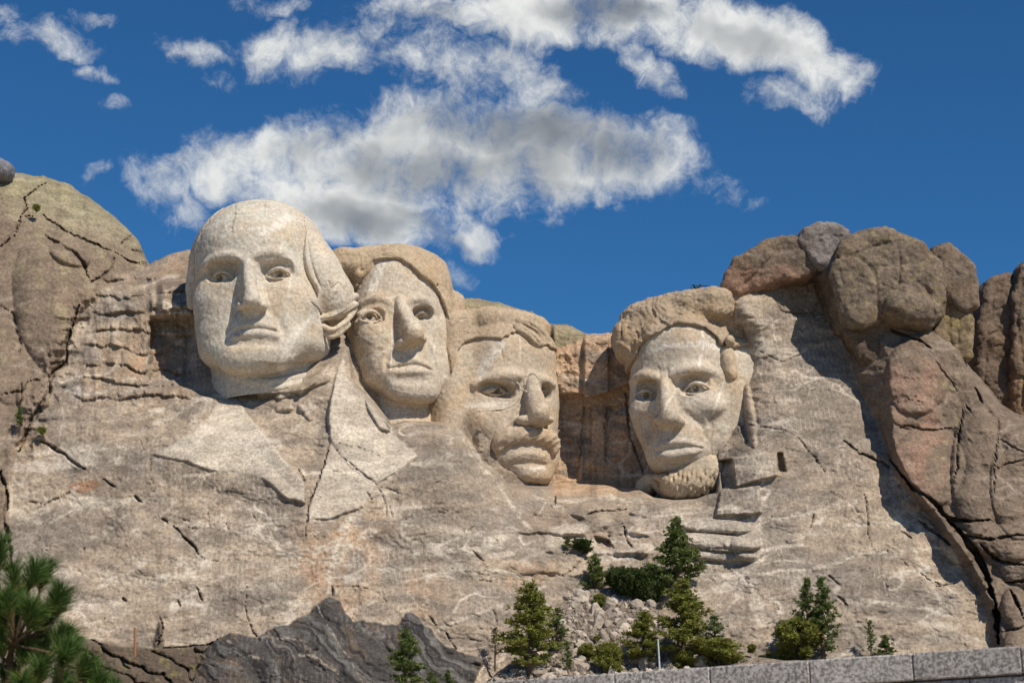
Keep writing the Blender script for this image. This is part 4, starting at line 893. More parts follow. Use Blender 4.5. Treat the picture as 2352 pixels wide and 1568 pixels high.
# ---------- second figure
def head_two():
    H = Head('carved_head', (735.0, 542.1, .29306), 640, 780, 197.0, yaw=22, pitch=5, roll=-2, size=(60, 60, 1110, 1480), dep=10)
    L = H.L; v = H.vol()
    v.add(ell(L(600, 500, -6.4), (5.3, 6.2, 5.2), n=2.3))
    v.add(ell(L(595, 790, -5.6), (5.6, 5.5, 5.6), n=2.7), 1.2)
    v.add(ell(L(650, 1075, -4.5), (4.9, 4.6, 3.1), n=2.8), 1.3)
    v.add(ell(L(725, 1225, -1.6), (2.6, 1.7, 1.2), n=2.3), 1.7)
    v.add(ell(L(715, 1020, -2.0), (2.3, 2.0, 1.4)), 1.2)
    v.add(ell(L(420, 780, -2.3), (1.5, 1.5, 1.5)), 1.3); v.add(ell(L(880, 780, -2.6), (1.2, 1.5, 1.4)), 1.2)
    H.ridge(v, [(290, 560), (345, 520), (420, 488), (490, 490), (540, 520)], [.2, .32, .38, .36, .28], .0, .55)
    H.ridge(v, [(680, 520), (730, 495), (790, 492), (850, 525), (885, 575)], [.28, .36, .38, .34, .2], .0, .55)
    v.sub(ell(L(408, 602, -.3), (1.5, 1.4, .95), R=rotz(-4), n=3), .10); v.sub(ell(L(798, 606, -.5), (1.2, 1.0, .78), R=rotz(14), n=2.6), .15)
    v.sub(ell(L(545, 590, .25), (.45, .8, .6)), .35); v.sub(ell(L(705, 585, .2), (.35, .8, .55)), .35)
    eye(H, v, (398, 626), .95, (486, 645), (306, 657), (400, 572), (395, 672), -1.1, look=(-8, 2), lidr=.17)
    eye(H, v, (800, 634), .90, (738, 634), (870, 652), (803, 580), (805, 676), -1.15, look=(-6, 2), lidr=.17)
    v.add(tube(H.Ls([(622, 500, -.25), (652, 580, .5), (700, 680, 1.35), (735, 745, 1.9)]), [.52, .62, .82, .95], smooth=4), .25)
    v.add(ell(L(735, 790, 1.55), (1.0, 1.05, .7)), .35)
    v.add(ell(L(640, 840, .6), (.55, .8, .45)), .5); v.add(ell(L(800, 815, .6), (.45, .75, .42)), .5)
    v.add(tube(H.Ls([(640, 560, -.7), (705, 820, -.1)]), [.8, 1.15], smooth=0), .45)
    v.sub(ell(L(668, 872, .85), (.26, .45, .15)), .1); v.sub(ell(L(772, 862, .9), (.22, .45, .15)), .1)
    H.ridge(v, [(560, 1012), (640, 988), (715, 974), (790, 988), (858, 1022)], [.1, .2, .24, .2, .1], -.05, .35)
    H.ridge(v, [(565, 1062), (640, 1062), (720, 1058), (790, 1060), (855, 1070)], [.12, .26, .3, .26, .12], -.05, .35)
    H.groove(v, [(522, 1036), (570, 1032), (640, 1022), (700, 1012), (740, 1008), (800, 1020), (850, 1040), (884, 1054)], [.09, .12, .13, .13, .13, .13, .12, .07], .03, .08)
    H.groove(v, [(600, 1125), (715, 1130), (810, 1125)], [.14, .24, .14], .1, .6)
    H.groove(v, [(562, 880), (520, 960), (508, 1045)], [.1, .14, .1], .04, .4); H.groove(v, [(835, 840), (880, 930), (905, 1040)], [.08, .12, .1], .04, .4)
    v.add(tube(H.Ls([(600, 1150, -7.4), (600, 1650, -7.0)]), [4.4, 5.0], smooth=0), .4)
    H.groove(v, [(272, 770), (285, 900), (325, 970), (322, 1080), (345, 1180)], .07, .02, .08)
    face = v
    hp = H.poly([(-60, 700, -5), (-60, 0, -5), (500, -120, -3), (1250, 0, -4), (1300, 1000, -7), (1085, 960, -5), (985, 960, -4), (960, 760, -3.4), (925, 620, -3), (892, 500, -2.2), (850, 405, -1.4), (765, 320, -.8), (690, 235, -.6), (600, 170, -.6), (480, 155, -.8), (390, 172, -1.2), (345, 215, -1.8), (335, 265, -2), (300, 275, -2.2), (322, 380, -2.4), (250, 388, -3), (190, 480, -4)])
    hair = layer(v, .55, hp, H, k=.15)
    hair.add(ell(L(230, 250, -5.6), (2.8, 3.2, 1.7), n=3.0), .5); hair.add(ell(L(280, 330, -4.2), (.8, 1.6, .8)), .4)
    hair.add(ell(L(1010, 600, -5.2), (1.6, 2.8, 2.1), n=2.6), .5); hair.add(ell(L(1025, 790, -4.8), (1.5, 2.6, 1.8), n=2.6), .4); hair.add(ell(L(1035, 905, -4.4), (1.0, 2.0, .8)), .3)
    hair.add(tube(H.Ls([(430, 160, -2.4), (560, 160, -1.8), (680, 195, -1.6), (780, 270, -1.7), (880, 355, -2.1), (970, 430, -3.2)]), [.35, .55, .7, .8, .8, .6]), .4)
    hair.add(ell(L(560, 325, -6.9), (5.9, 4.8, 2.5), n=3.4), .5)
    for pts in ([(480, 150), (600, 165), (700, 240), (770, 330), (850, 400)], [(850, 392), (930, 385), (985, 400), (1015, 440)], [(300, 130), (315, 200), (310, 262), (335, 268)], [(915, 590), (960, 620), (980, 680)], [(1040, 855), (1085, 850)], [(980, 730), (1040, 720), (1080, 740)]):
        H.groove(hair, pts, .12, .02, .1)
    H.out('face', face, base=(.505, .43, .345), marks=[([(500, 170), (450, 300), (400, 440)], 48, PALE_, .75), ([(562, 700), (556, 900), (550, 1200)], 8, PALE_, .8), ([(270, 760), (370, 830), (480, 890)], 7, DARK_, .4), ([(380, 700), (470, 790)], 7, DARK_, .4), ([(620, 1090), (730, 1150), (830, 1230)], 7, DARK_, .35), ([(740, 1070), (790, 1150), (810, 1210)], 7, DARK_, .35), ([(330, 970), (460, 930), (540, 880)], 10, PALE_, .6), ([(280, 790), (460, 785), (500, 800)], 8, PALE_, .6), ([(690, 400), (740, 330), (850, 390)], 8, PALE_, .5), ([(830, 760), (910, 700)], 8, PALE_, .6), ([(600, 620), (590, 720), (620, 800)], 36, (.40, .29, .20), .55), ([(520, 460), (420, 450), (330, 470)], 26, (.42, .31, .21), .5), ([(600, 900), (640, 960)], 10, DARK_, .3), ([(620, 1230), (800, 1250)], 24, PALE_, .5)]); H.out('hair', hair, base=(.42, .325, .225), rough=.16, fine=.06, seed=5)
    return H.finish('second carved head from the left, gazing upward just behind the first one')

# ---------- third figure
def head_three():
    H = Head('carved_head', (1010.6, 679.9, .30465), 610, 850, 199.5, yaw=30, pitch=-1, roll=-3, size=(-120, 120, 900, 1440), dep=11)
    L = H.L; v = H.vol()
    v.add(ell(L(470, 560, -6.0), (5.4, 5.9, 5.0), n=2.5))
    v.add(ell(L(500, 880, -5.4), (5.2, 5.3, 5.4), n=2.8), 1.2)
    v.add(ell(L(570, 1200, -4.0), (4.4, 4.2, 2.8), n=2.8), 1.2)
    v.add(ell(L(690, 1350, -1.8), (2.1, 1.6, 1.0), n=2.4), 1.0)
    v.add(ell(L(120, 800, -6.6), (3.4, 3.4, 7.5), n=2.8), 1.6); v.add(ell(L(300, 1110, -4.6), (2.9, 2.6, 3.0), n=2.6), 1.4)
    v.add(ell(L(640, 420, -2.2), (2.6, 1.8, 2.1)), 1.2)
    v.add(ell(L(340, 930, -2.3), (1.7, 1.6, 1.8)), 1.3)
    v.add(ell(L(690, 1100, -2.3), (2.2, 1.8, 1.3)), 1.0)
    H.ridge(v, [(262, 672), (330, 645), (420, 612), (510, 600), (590, 606)], [.34, .52, .6, .58, .42], .06, .5)
    H.ridge(v, [(735, 622), (790, 632), (850, 668)], [.34, .42, .3], .0, .55)
    v.sub(ell(L(438, 700, -.6), (2.1, 2.0, .82), R=rotz(-4), n=3), .10); v.sub(ell(L(790, 720, -.5), (.9, 1.2, .85)), .3)
    v.sub(ell(L(600, 690, .3), (.45, .8, .6)), .3); v.sub(ell(L(752, 700, .2), (.3, .7, .6)), .3)
    eye(H, v, (425, 716), .95, (515, 730), (330, 718), (425, 696), (430, 742), -1.75, lidr=.2, look=(0, 0))
    eye(H, v, (785, 735), .75, (748, 745), (825, 745), (785, 700), (785, 768), -1.5, lidr=.14, pup=False)
    v.add(tube(H.Ls([(692, 600, -.3), (702, 700, .5), (722, 800, 1.25), (745, 870, 1.75)]), [.62, .82, 1.05, 1.12], smooth=4), .3)
    v.add(ell(L(738, 910, 1.4), (1.12, 1.1, .82)), .35)
    v.add(ell(L(632, 940, .5), (.85, .95, .58)), .45); v.add(ell(L(822, 935, .5), (.45, .75, .45)), .5)
    v.add(tube(H.Ls([(690, 660, -.7), (712, 925, -.1)]), [.85, 1.3], smooth=0), .45)
    H.ridge(v, [(575, 1200), (640, 1186), (700, 1188), (775, 1208)], [.08, .16, .18, .1], -.06, .4)
    H.groove(v, [(540, 1265), (670, 1262), (790, 1275)], [.2, .3, .2], .08, .4)
    H.groove(v, [(440, 1395), (560, 1405), (700, 1412), (800, 1420)], [.1, .14, .14, .1], .05, .2)
    H.groove(v, [(570, 965), (480, 1020), (430, 1080)], [.1, .12, .08], .03, .35)
    v.add(tube(H.Ls([(600, 1300, -5.5), (600, 1640, -5.6)]), [3.5, 4.2], smooth=0), .4)
    H.groove(v, [(460, 400), (475, 480), (520, 560)], .06, .02, .1)
    face = v
    sp = H.vol()
    sp.add(tube(H.Ss(face, [(638, 668), (640, 630), (658, 596), (690, 582), (722, 592), (738, 622)], .03), [.14, .15, .16, .16, .16, .14]), .05)
    sp.add(tube(H.Ss(face, [(575, 648), (598, 676), (604, 700), (630, 712), (650, 722)], .05), .12), .05)
    sp.add(tube(H.Ss(face, [(604, 700), (596, 760), (560, 810), (490, 846), (400, 858), (300, 866)], .0), .10), .05)
    mo = H.vol()
    mo.add(tube(H.Ss(face, [(430, 1145), (455, 1085), (540, 1050), (640, 1040), (715, 1052), (790, 1066), (842, 1100), (852, 1158)], .14), [.62, .9, 1.0, 1.0, .86, .94, .9, .6]), .3)
    mo.add(tube(H.Ss(face, [(560, 1020), (640, 1010), (740, 1030), (810, 1050)], -.15), [.4, .5, .5, .4]), .3)
    waves(mo, H, -35, .85, .14, None, 1.0, sharp=.7)
    hp = H.poly([(40, 600, -5), (40, 60, -4), (500, 30, -3), (1000, 100, -3), (1000, 420, -3), (805, 400, -1.2), (790, 372, -1), (740, 384, -.6), (690, 350, -.4), (620, 270, -.5), (575, 255, -.7), (548, 282, -.9), (525, 272, -1), (505, 305, -1.1), (478, 300, -1.2), (450, 328, -1.3), (425, 318, -1.5), (410, 325, -1.7), (300, 305, -2.3), (200, 330, -3.3), (120, 420, -4)])
    hair = layer(v, .34, hp, H, k=.14)
    hair.add(ell(L(480, 240, -5.6), (5.0, 4.2, 1.8), n=2.6), .5); hair.add(ell(L(150, 300, -7.2), (3.6, 3.6, 2.6), n=3.0), .6)
    hair.add(tube(H.Ls([(580, 235, -.9), (660, 290, -.3), (720, 345, -.2), (770, 385, -.6)]), [.35, .55, .55, .3]), .25)
    hair.add(tube(H.Ls([(600, 190, -1.3), (700, 235, -.8), (775, 310, -.8), (812, 380, -1.4)]), [.5, .75, .7, .35]), .25)
    for pts in ([(590, 225), (680, 280), (760, 370)], [(620, 210), (710, 260), (790, 350)], [(540, 210), (560, 250)], [(150, 175), (200, 170)], [(210, 280), (260, 285)], [(660, 200), (740, 250), (800, 310)]):
        H.groove(hair, pts, .10, .02, .08)
    H.out('face', face, base=(.475, .392, .302), marks=[([(450, 370), (350, 500), (300, 600)], 50, PALE_, .6), ([(605, 300), (600, 470), (610, 520)], 7, PALE_, .7), ([(210, 830), (350, 820), (500, 810)], 30, PALE_, .5), ([(490, 900), (490, 1010)], 16, PALE_, .5), ([(450, 1310), (600, 1320), (780, 1300)], 28, PALE_, .5), ([(730, 1370), (760, 1260)], 8, PALE_, .6), ([(250, 900), (330, 1000), (360, 1120)], 40, (.42, .31, .21), .4), ([(640, 400), (700, 460)], 20, (.45, .40, .35), .6)]); H.out('spectacles', sp, base=(.53, .46, .38), rough=.02); H.out('moustache', mo, base=(.44, .35, .26), rough=.08); H.out('hair', hair, base=(.43, .335, .235), rough=.14, seed=7)
    return H.finish('carved granite head with thick moustache and spectacles, third from the left')

# ---------- fourth figure
def head_four():
    H = Head('carved_head', (1359.75, 643.1, .33977), 560, 900, 195.5, yaw=-17, pitch=-3, roll=4, size=(120, 50, 1240, 1520), dep=11)
    L = H.L; v = H.vol()
    v.add(ell(L(600, 540, -6.2), (5.2, 6.2, 5.2), n=2.4))
    v.add(ell(L(600, 850, -5.5), (5.1, 5.4, 5.4), n=2.7), 1.2)
    v.add(ell(L(610, 1140, -4.0), (3.8, 4.2, 3.0), n=2.5), 1.2)
    v.add(ell(L(590, 1100, -2.0), (2.2, 1.9, 1.5)), 1.1)
    v.add(ell(L(560, 430, -2.1), (2.9, 1.8, 1.8)), 1.2)
    v.add(ell(L(335, 880, -2.1), (1.1, 1.3, 1.0)), 1.0); v.add(ell(L(790, 860, -1.9), (1.7, 1.5, 1.1)), 1.0)
    H.ridge(v, [(262, 690), (295, 664), (350, 645), (420, 655), (490, 690)], [.14, .34, .46, .42, .3], .0, .55)
    H.ridge(v, [(518, 650), (570, 622), (650, 598), (740, 600), (815, 625), (865, 670)], [.3, .42, .48, .5, .44, .25], .0, .55)
    v.sub(ell(L(345, 1000, -.2), (.9, .9, 1.3)), .7); v.sub(ell(L(800, 1040, .1), (1.3, .8, 1.5)), .9)
    v.sub(ell(L(362, 744, -.3), (1.4, 1.6, 1.15), R=rotz(-6), n=3), .10); v.sub(ell(L(702, 700, -.2), (1.85, 1.6, 1.15), R=rotz(4), n=3), .10)
    v.sub(ell(L(428, 730, .2), (.35, .8, .75)), .3); v.sub(ell(L(565, 700, .3), (.5, .9, .75)), .3)
    H.groove(v, [(450, 590), (462, 640), (468, 690)], .10, .02, .12); H.groove(v, [(508, 600), (515, 650), (525, 690)], .10, .02, .12)
    eye(H, v, (366, 776), .95, (436, 785), (298, 775), (365, 736), (370, 812), -1.35, look=(0, 4))
    eye(H, v, (705, 728), 1.05, (612, 758), (808, 736), (712, 684), (700, 770), -1.15, look=(-4, 4))
    v.add(tube(H.Ls([(488, 670, -.2), (497, 740, .5), (508, 840, 1.3), (520, 905, 1.8)]), [.5, .6, .78, .92], smooth=4), .25)
    v.add(ell(L(520, 934, 1.6), (1.12, 1.05, .8)), .3)
    v.add(ell(L(448, 948, .65), (.5, .8, .5)), .5); v.add(ell(L(590, 955, .6), (.6, .85, .5)), .5)
    v.add(tube(H.Ls([(500, 700, -.7), (522, 930, -.1)]), [.75, 1.15], smooth=0), .45)
    v.sub(ell(L(482, 988, .85), (.24, .45, .14)), .1); v.sub(ell(L(566, 988, .85), (.26, .45, .14)), .1)
    H.groove(v, [(632, 890), (690, 935), (745, 985), (775, 1060)], [.1, .18, .2, .12], .05, .4)
    H.groove(v, [(425, 965), (392, 1020), (380, 1100)], [.12, .18, .12], .05, .4)
    H.ridge(v, [(440, 1138), (500, 1108), (570, 1094), (660, 1098), (745, 1120)], [.12, .24, .28, .24, .12], -.02, .3)
    H.ridge(v, [(450, 1190), (510, 1186), (575, 1182), (660, 1165), (735, 1150)], [.2, .42, .46, .36, .14], .05, .25)
    H.groove(v, [(425, 1172), (470, 1148), (540, 1134), (600, 1130), (670, 1126), (755, 1138)], [.09, .14, .16, .16, .14, .08], .05, .08)
    H.groove(v, [(470, 1255), (560, 1265), (640, 1240)], [.16, .26, .16], .1, .5)
    v.add(tube(H.Ls([(620, 1250, -6.5), (620, 1650, -6.5)]), [3.0, 3.6], smooth=0), .4)
    v.add(ell(L(900, 780, -6.6), (2.8, 4.2, 6.4), n=2.8), 1.0); v.add(ell(L(850, 1060, -6.0), (2.6, 4.0, 3.4), n=2.6), 1.0); v.add(ell(L(1060, 900, -7.9), (4.2, 4.0, 8.0), n=3.0), 1.6)
    face = v
    be = H.vol()
    be.add(ell(L(650, 1380, -2.2), (2.9, 2.4, 1.7), n=2.4)); be.add(ell(L(740, 1310, -3.0), (2.7, 2.5, 2.1), n=2.3), .7)
    be.add(tube(H.Ls([(425, 1330, -1.6), (480, 1340, -1.0), (550, 1360, -.4)]), [.25, .4, .5]), .4)
    for i in range(11):
        for j in range(2):
            x = 510 + i * 31 + j * 14; y = 1285 + j * 95 + 18 * math.sin(i * 2.1)
            H.groove(be, [(x + 14, y), (x, y + 30), (x + 8, y + 58), (x - 6, y + 84)], [.06, .17, .17, .06], .0, .12)
    hp = H.poly([(60, 640, -4), (60, 60, -4), (500, -40, -3), (1150, -40, -3), (1150, 420, -4), (985, 440, -3.2), (930, 452, -2.5), (905, 440, -2.2), (895, 385, -1.8), (862, 425, -1.5), (830, 370, -1.2), (760, 315, -.9), (700, 300, -.7), (560, 298, -.7), (540, 318, -.7), (490, 360, -.9), (405, 392, -1.2), (350, 440, -1.8), (325, 530, -2.4), (250, 600, -3.2), (215, 640, -4)])
    hair = layer(v, .5, hp, H, k=.25)
    hair.add(ell(L(290, 420, -4.0), (2.15, 3.2, 2.5), n=2.8), .5); hair.add(ell(L(430, 275, -4.6), (3.6, 3.6, 2.0), n=2.8), .6)
    hair.add(ell(L(680, 215, -5.8), (5.0, 4.2, 1.95), n=3.6), .5); hair.add(ell(L(970, 255, -7.6), (3.9, 3.6, 2.75), n=3.6), .6)
    for pts in ([(340, 150), (330, 230), (390, 300)], [(250, 220), (240, 330), (290, 430)], [(400, 170), (430, 250), (500, 290)], [(560, 210), (620, 235), (690, 220)], [(760, 270), (800, 290), (835, 330)], [(290, 330), (330, 430), (300, 520)], [(200, 300), (200, 420)]):
        H.groove(hair, pts, [.1] * len(pts), .02, .15)
    waves(hair, H, 8, 1.1, .08, H.poly([(100, 60, -3), (620, 60, -3), (620, 330, -3), (330, 600, -3), (150, 600, -3)]), 1.6, sharp=.7)
    side = H.vol()
    side.add(ell(L(925, 560, -3.3), (.85, 1.2, 1.8), n=2.2)); side.add(ell(L(950, 640, -3.3), (.6, 1.2, .9)), .4); side.add(ell(L(935, 410, -2.9), (.5, .9, .6)), .3)
    co = H.vol()
    co.add(tube(H.Ls([(330, 1360, -3.2), (400, 1345, -2.8), (450, 1400, -2.8), (520, 1480, -2.9), (560, 1540, -3.2)]), [.35, .6, .5, .45, .45]), .3)
    co.add(ell(L(360, 1410, -3.8), (1.0, 1.6, .9)), .4)
    H.out('face', face, base=(.495, .425, .345), marks=[([(380, 490), (520, 440), (640, 440), (740, 425), (880, 470)], 22, PALE_, .8), ([(742, 330), (755, 450), (722, 580)], 12, PALE_, .8), ([(900, 690), (850, 820), (820, 920)], 12, PALE_, .7), ([(820, 920), (812, 1060), (812, 1200)], 9, DARK_, .35), ([(560, 760), (510, 830), (480, 900)], 10, PALE_, .6), ([(340, 570), (350, 620)], 8, DARK_, .4), ([(800, 960), (830, 910)], 10, DARK_, .25), ([(570, 1000), (545, 1040)], 9, (.40, .28, .18), .5), ([(430, 600), (300, 640)], 20, (.45, .36, .27), .5), ([(640, 820), (760, 790)], 8, PALE_, .5)]); H.out('beard', be, base=(.43, .355, .265), rough=.06); H.out('hair', hair, base=(.36, .28, .20), rough=.34, fine=.10, seed=9)
    H.out('sideburn', side, base=(.47, .37, .265), rough=.08); H.out('coat_collar', co, base=(.47, .38, .28), rough=.08)
    return H.finish('rightmost carved head with a chin beard and heavy swept hair')
HEADS = [head_one(), head_two(), head_three(), head_four()]
# ------------------------------------------------------------------ natural boulders on and beside the mountain
ROCKB = (.175, .135, .103)
def boulder(label, Y0, shapes, cracks=(), base=ROCKB, name='boulder', rough=.30, pad=60, tintfn=None):
    us = [s[0] for s in shapes]; vs_ = [s[1] for s in shapes]
    x0 = min(s[0] - s[3][0] * 24 for s in shapes); x1 = max(s[0] + s[3][0] * 24 for s in shapes)
    y0 = min(s[1] - s[3][2] * 24 for s in shapes); y1 = max(s[1] + s[3][2] * 24 for s in shapes)
    H = Head(name, (0, 0, 1), np.mean(us), np.mean(vs_), Y0, 0, size=(x0, y0, x1, y1), dep=8, h=.14)
    H.lo[1] = -7.0
    v = H.vol()
    for i, s in enumerate(shapes):
        v.add(ell(H.L(s[0], s[1], s[2]), s[3], R=rotz(s[4]) if len(s) > 4 else None, n=s[5] if len(s) > 5 else 2.4), .5 if i else .01)
    for pts, r in cracks:
        q = catmull(np.array(pts, float), 4); H.groove(v, [tuple(p) for p in q], r, .02, .12)
    o = H.out('boulder', v, base=base, mat=M_ROCK, rough=rough, fine=.08, seed=float(us[0] % 37), colfn=tintfn)
    o.name = name; tag(o, label, 'boulder')
    c = np.array(o.data.vertices[0].co); loc = H.O + H.R[1] * 3
    me = o.data; co = np.empty(len(me.vertices) * 3, np.float32); me.vertices.foreach_get('co', co); co = co.reshape(-1, 3) - loc.astype(np.float32)
    me.vertices.foreach_set('co', co.ravel()); me.update(); o.location = loc
    return o
def outcrop(label, Y0, poly, dep=6.0, front=3.0, cracks=(), base=ROCKB, name='boulder', rough=.18, rnd=.75, tintfn=None, lumps=(), n=4.5):
    """rock mass with a measured outline, rounded over in depth, jointed by deep cracks"""
    a = np.array(poly, float); c = (a.min(0) + a.max(0)) / 2; h2 = (a.max(0) - a.min(0)) / 2
    H = Head(name, (0, 0, 1), c[0], c[1], Y0, 0, size=(a[:, 0].min(), a[:, 1].min(), a[:, 0].max(), a[:, 1].max()), dep=dep + 2, h=.15); H.lo[1] = -front - 2
    v = H.vol(); pl = H.poly([tuple(p) for p in poly], 0)
    cen = pl.mean(0); pl = cen + (pl - cen) * 1.07
    v.add(prism(pl, -front - 3, dep, 0.0), .01)
    ce = H.L(c[0], c[1], 0); m = .0445
    v.op(ell(ce + np.array([0, dep * .35, 0]), (h2[0] * m * 1.42, front + dep * .35, h2[1] * m * 1.42), n=n), rnd, 'int')
    for (u, w, d, r_, ang) in lumps: v.add(ell(H.L(u, w, d), r_, R=rotz(ang), n=2.8), .5)
    # break the mass into facets
    x, y, z = v._xyz(tuple(slice(0, q) for q in v.n)); g = np.stack(np.broadcast_arrays(x, y, z), -1).reshape(-1, 3)[:, :]
    sel = np.abs(v.F.ravel()) < 1.2; q = g[sel] / 2.4 + Y0; w3 = fbm3(q, 3) * 3.0; v.F.ravel()[sel] -= (.13 * (np.floor(w3) + ss(.4, 1.0, w3 - np.floor(w3))) + .55 * fbm3(q * .45 + 9, 2)).astype(np.float32)
    for pts, r in cracks:
        qq = catmull(np.array(pts, float), 4); H.groove(v, [tuple(p) for p in qq], r, .05, .10)
    o = H.out('boulder', v, base=base, mat=M_ROCK, rough=rough, fine=.09, seed=float(c[0] % 37), colfn=tintfn); o.name = name; tag(o, label, 'boulder')
    loc = H.O + H.R[1] * 3; me = o.data; co = np.empty(len(me.vertices) * 3, np.float32); me.vertices.foreach_get('co', co); co = co.reshape(-1, 3) - loc.astype(np.float32)
    me.vertices.foreach_set('co', co.ravel()); me.update(); o.location = loc; return o
def tint_low(col, z0, z1, amt):
    def f(s, V, c): return lerp3(c, np.array(col), ss(z1, z0, V[:, 2] + fbm3(V / 1.5, 3)) * amt)
    return f
def tint_lichen(col, amt, sc_=.7):
    def f(s, V, c): return lerp3(c, np.array(col), ss(.1, .45, fbm3(V / sc_ + 3, 4)) * amt)
    return f
outcrop('low split boulder lying on the slope above the bearded head', 199.0, [(1664, 672), (1672, 640), (1690, 610), (1725, 588), (1762, 564), (1800, 556), (1836, 564), (1860, 592), (1874, 628), (1850, 648), (1790, 660), (1740, 684), (1690, 690)], 5, 3.2,
        [([(1803, 552), (1775, 592), (1745, 622), (1712, 655)], .20), ([(1757, 560), (1752, 600), (1748, 618)], .16)], tintfn=tint_low((.27, .16, .11), -1.6, .4, .8), rnd=.7)
outcrop('small round pale boulder wedged between two larger ones on the summit', 198.0, [(1828, 566), (1842, 542), (1870, 530), (1905, 530), (1938, 546), (1950, 580), (1930, 620), (1895, 634), (1868, 625), (1850, 598)], 5, 2.8, [([(1835, 560), (1856, 595), (1866, 628)], .2), ([(1866, 535), (1858, 570)], .1)], base=(.21, .185, .175), rnd=.6)
outcrop('huge rounded summit boulder overhanging the pink slab of the buttress', 196.2, [(1905, 640), (1918, 600), (1935, 560), (1965, 545), (2005, 540), (2045, 545), (2082, 566), (2110, 590), (2140, 620), (2150, 680), (2146, 735), (2110, 758), (2060, 752), (2020, 748), (1985, 758), (1940, 752), (1915, 700)], 6, 3.6,
        [([(1900, 592), (1950, 588), (1990, 572), (2045, 556)], .17), ([(1975, 590), (2008, 620), (2016, 690), (2030, 748)], .28), ([(2012, 610), (2060, 612), (2100, 598)], .13), ([(2030, 705), (2080, 722), (2146, 738)], .12), ([(2105, 645), (2135, 668), (2148, 720)], .18), ([(1930, 620), (1940, 690), (1935, 750)], .12), ([(2050, 640), (2090, 655)], .08), ([(1925, 660), (1990, 668), (2014, 680)], .10), ([(2060, 560), (2068, 610), (2058, 700)], .12), ([(2020, 650), (2070, 668), (2140, 672)], .12)],
        tintfn=tint_lichen((.33, .28, .13), .35, .5), lumps=[(2085, 712, 2.8, (2.7, 2.2, 1.6), -8)])
outcrop('brown rock shoulder under the huge summit boulder, its shade put into the colour', 197.0, [(1893, 640), (1912, 612), (1960, 640), (2010, 680), (2036, 740), (2046, 800), (2050, 860), (2010, 850), (1972, 840), (1944, 790), (1922, 720)], 5, 2.6, [([(1930, 690), (1950, 760), (1985, 830)], .12), ([(1925, 745), (1990, 752), (2030, 747)], .14)], base=(.135, .098, .072), rnd=.9, name='rock_shoulder')  # base darkened to put the side wall's shade into the colour
outcrop('rounded grey boulder at the right end of the summit, above a yellow streaked column', 196.5, [(2122, 600), (2140, 580), (2170, 574), (2195, 590), (2218, 625), (2232, 670), (2228, 710), (2205, 724), (2180, 712), (2160, 688), (2140, 668), (2128, 630)], 5, 3.0, [([(2133, 620), (2140, 650), (2150, 672)], .14), ([(2190, 590), (2200, 640)], .08)], rnd=.7)
outcrop('yellow streaked rock column propping up the rounded boulder', 196.6, [(2138, 672), (2165, 690), (2200, 715), (2222, 728), (2224, 780), (2218, 830), (2190, 842), (2160, 815), (2138, 800), (2134, 740)], 5, 2.4, [([(2180, 700), (2182, 760), (2186, 820)], .18), ([(2145, 785), (2185, 792), (2220, 786)], .18), ([(2205, 730), (2202, 790)], .12)], base=(.22, .165, .10), tintfn=tint_lichen((.40, .31, .12), .5), rnd=.8)
outcrop('tall fissured granite tower at the right edge, left half', 212.0, [(2232, 960), (2228, 850), (2236, 770), (2244, 700), (2258, 660), (2285, 644), (2318, 642), (2332, 700), (2322, 780), (2318, 860), (2330, 990)], 7, 3.0, [([(2236, 738), (2280, 715), (2325, 702)], .16), ([(2236, 800), (2290, 762), (2322, 772)], .2), ([(2232, 850), (2290, 796), (2316, 800)], .16), ([(2290, 650), (2270, 760), (2262, 880)], .14), ([(2232, 910), (2290, 880)], .14)], base=(.165, .12, .088), rough=.22, name='rock_tower', rnd=.7)
outcrop('tall fissured granite tower at the right edge, right half', 210.5, [(2318, 1000), (2310, 880), (2318, 790), (2320, 700), (2334, 632), (2352, 612), (2400, 605), (2480, 640), (2560, 700), (2560, 1020)], 7, 3.2, [([(2316, 745), (2345, 735), (2400, 742)], .18), ([(2350, 640), (2338, 740), (2352, 830), (2348, 930)], .22), ([(2312, 872), (2350, 868), (2420, 872)], .24), ([(2312, 915), (2352, 912)], .16)], base=(.17, .125, .09), rough=.22, name='rock_tower', tintfn=tint_low((.34, .21, .12), -5.0, -2.0, .6), rnd=.7)
outcrop('small far rock showing in the notch between the summit and the right tower', 220.0, [(2205, 900), (2208, 760), (2215, 700), (2232, 688), (2262, 692), (2270, 780), (2275, 920)], 6, 2.0, [([(2205, 745), (2250, 742)], .14), ([(2205, 800), (2250, 806)], .14)], base=(.20, .155, .115), name='distant_rock', rnd=.8)
boulder('small bluish grey boulder at the left edge on top of the dome', 206.0, [(-5, 392, 0, (1.7, 2.2, 1.2)), (-40, 390, 0, (2.2, 2.4, 1.6))], base=(.20, .20, .23))

# ------------------------------------------------------------------ ground and talus
def ground_z(x, y):
    return np.interp(y, [-400, 30, 160, 200, 3000], [0, 0, 8.0, 9.0, 9.0]) + .15 * fbm2(x / 9 + 5, y / 9, 3) * ss(30, 60, y)
def soil(name, c1, c2, scale=2.0):
    m, nt, b = nt_new(name); g = NB(nt); tc = g.n('ShaderNodeTexCoord').outputs['Object']
    n = g.noise(tc, scale, 6, .7); n2 = g.noise(tc, scale * .2, 3, .6)
    c = g.mix(g.rng(n, .35, .65), c1, c2); c = g.mix(g.rng(n2, .4, .65, 0, .5), c, (c1[0] * .7, c1[1] * .75, c1[2] * .6))
    bp = g.n('ShaderNodeBump'); bp.inputs['Strength'].default_value = .8; bp.inputs['Distance'].default_value = .2; g.lk(n, bp.inputs['Height'])
    g.lk(c, b.inputs['Base Color']); g.lk(bp.outputs[0], b.inputs['Normal']); b.inputs['Roughness'].default_value = .95; return m
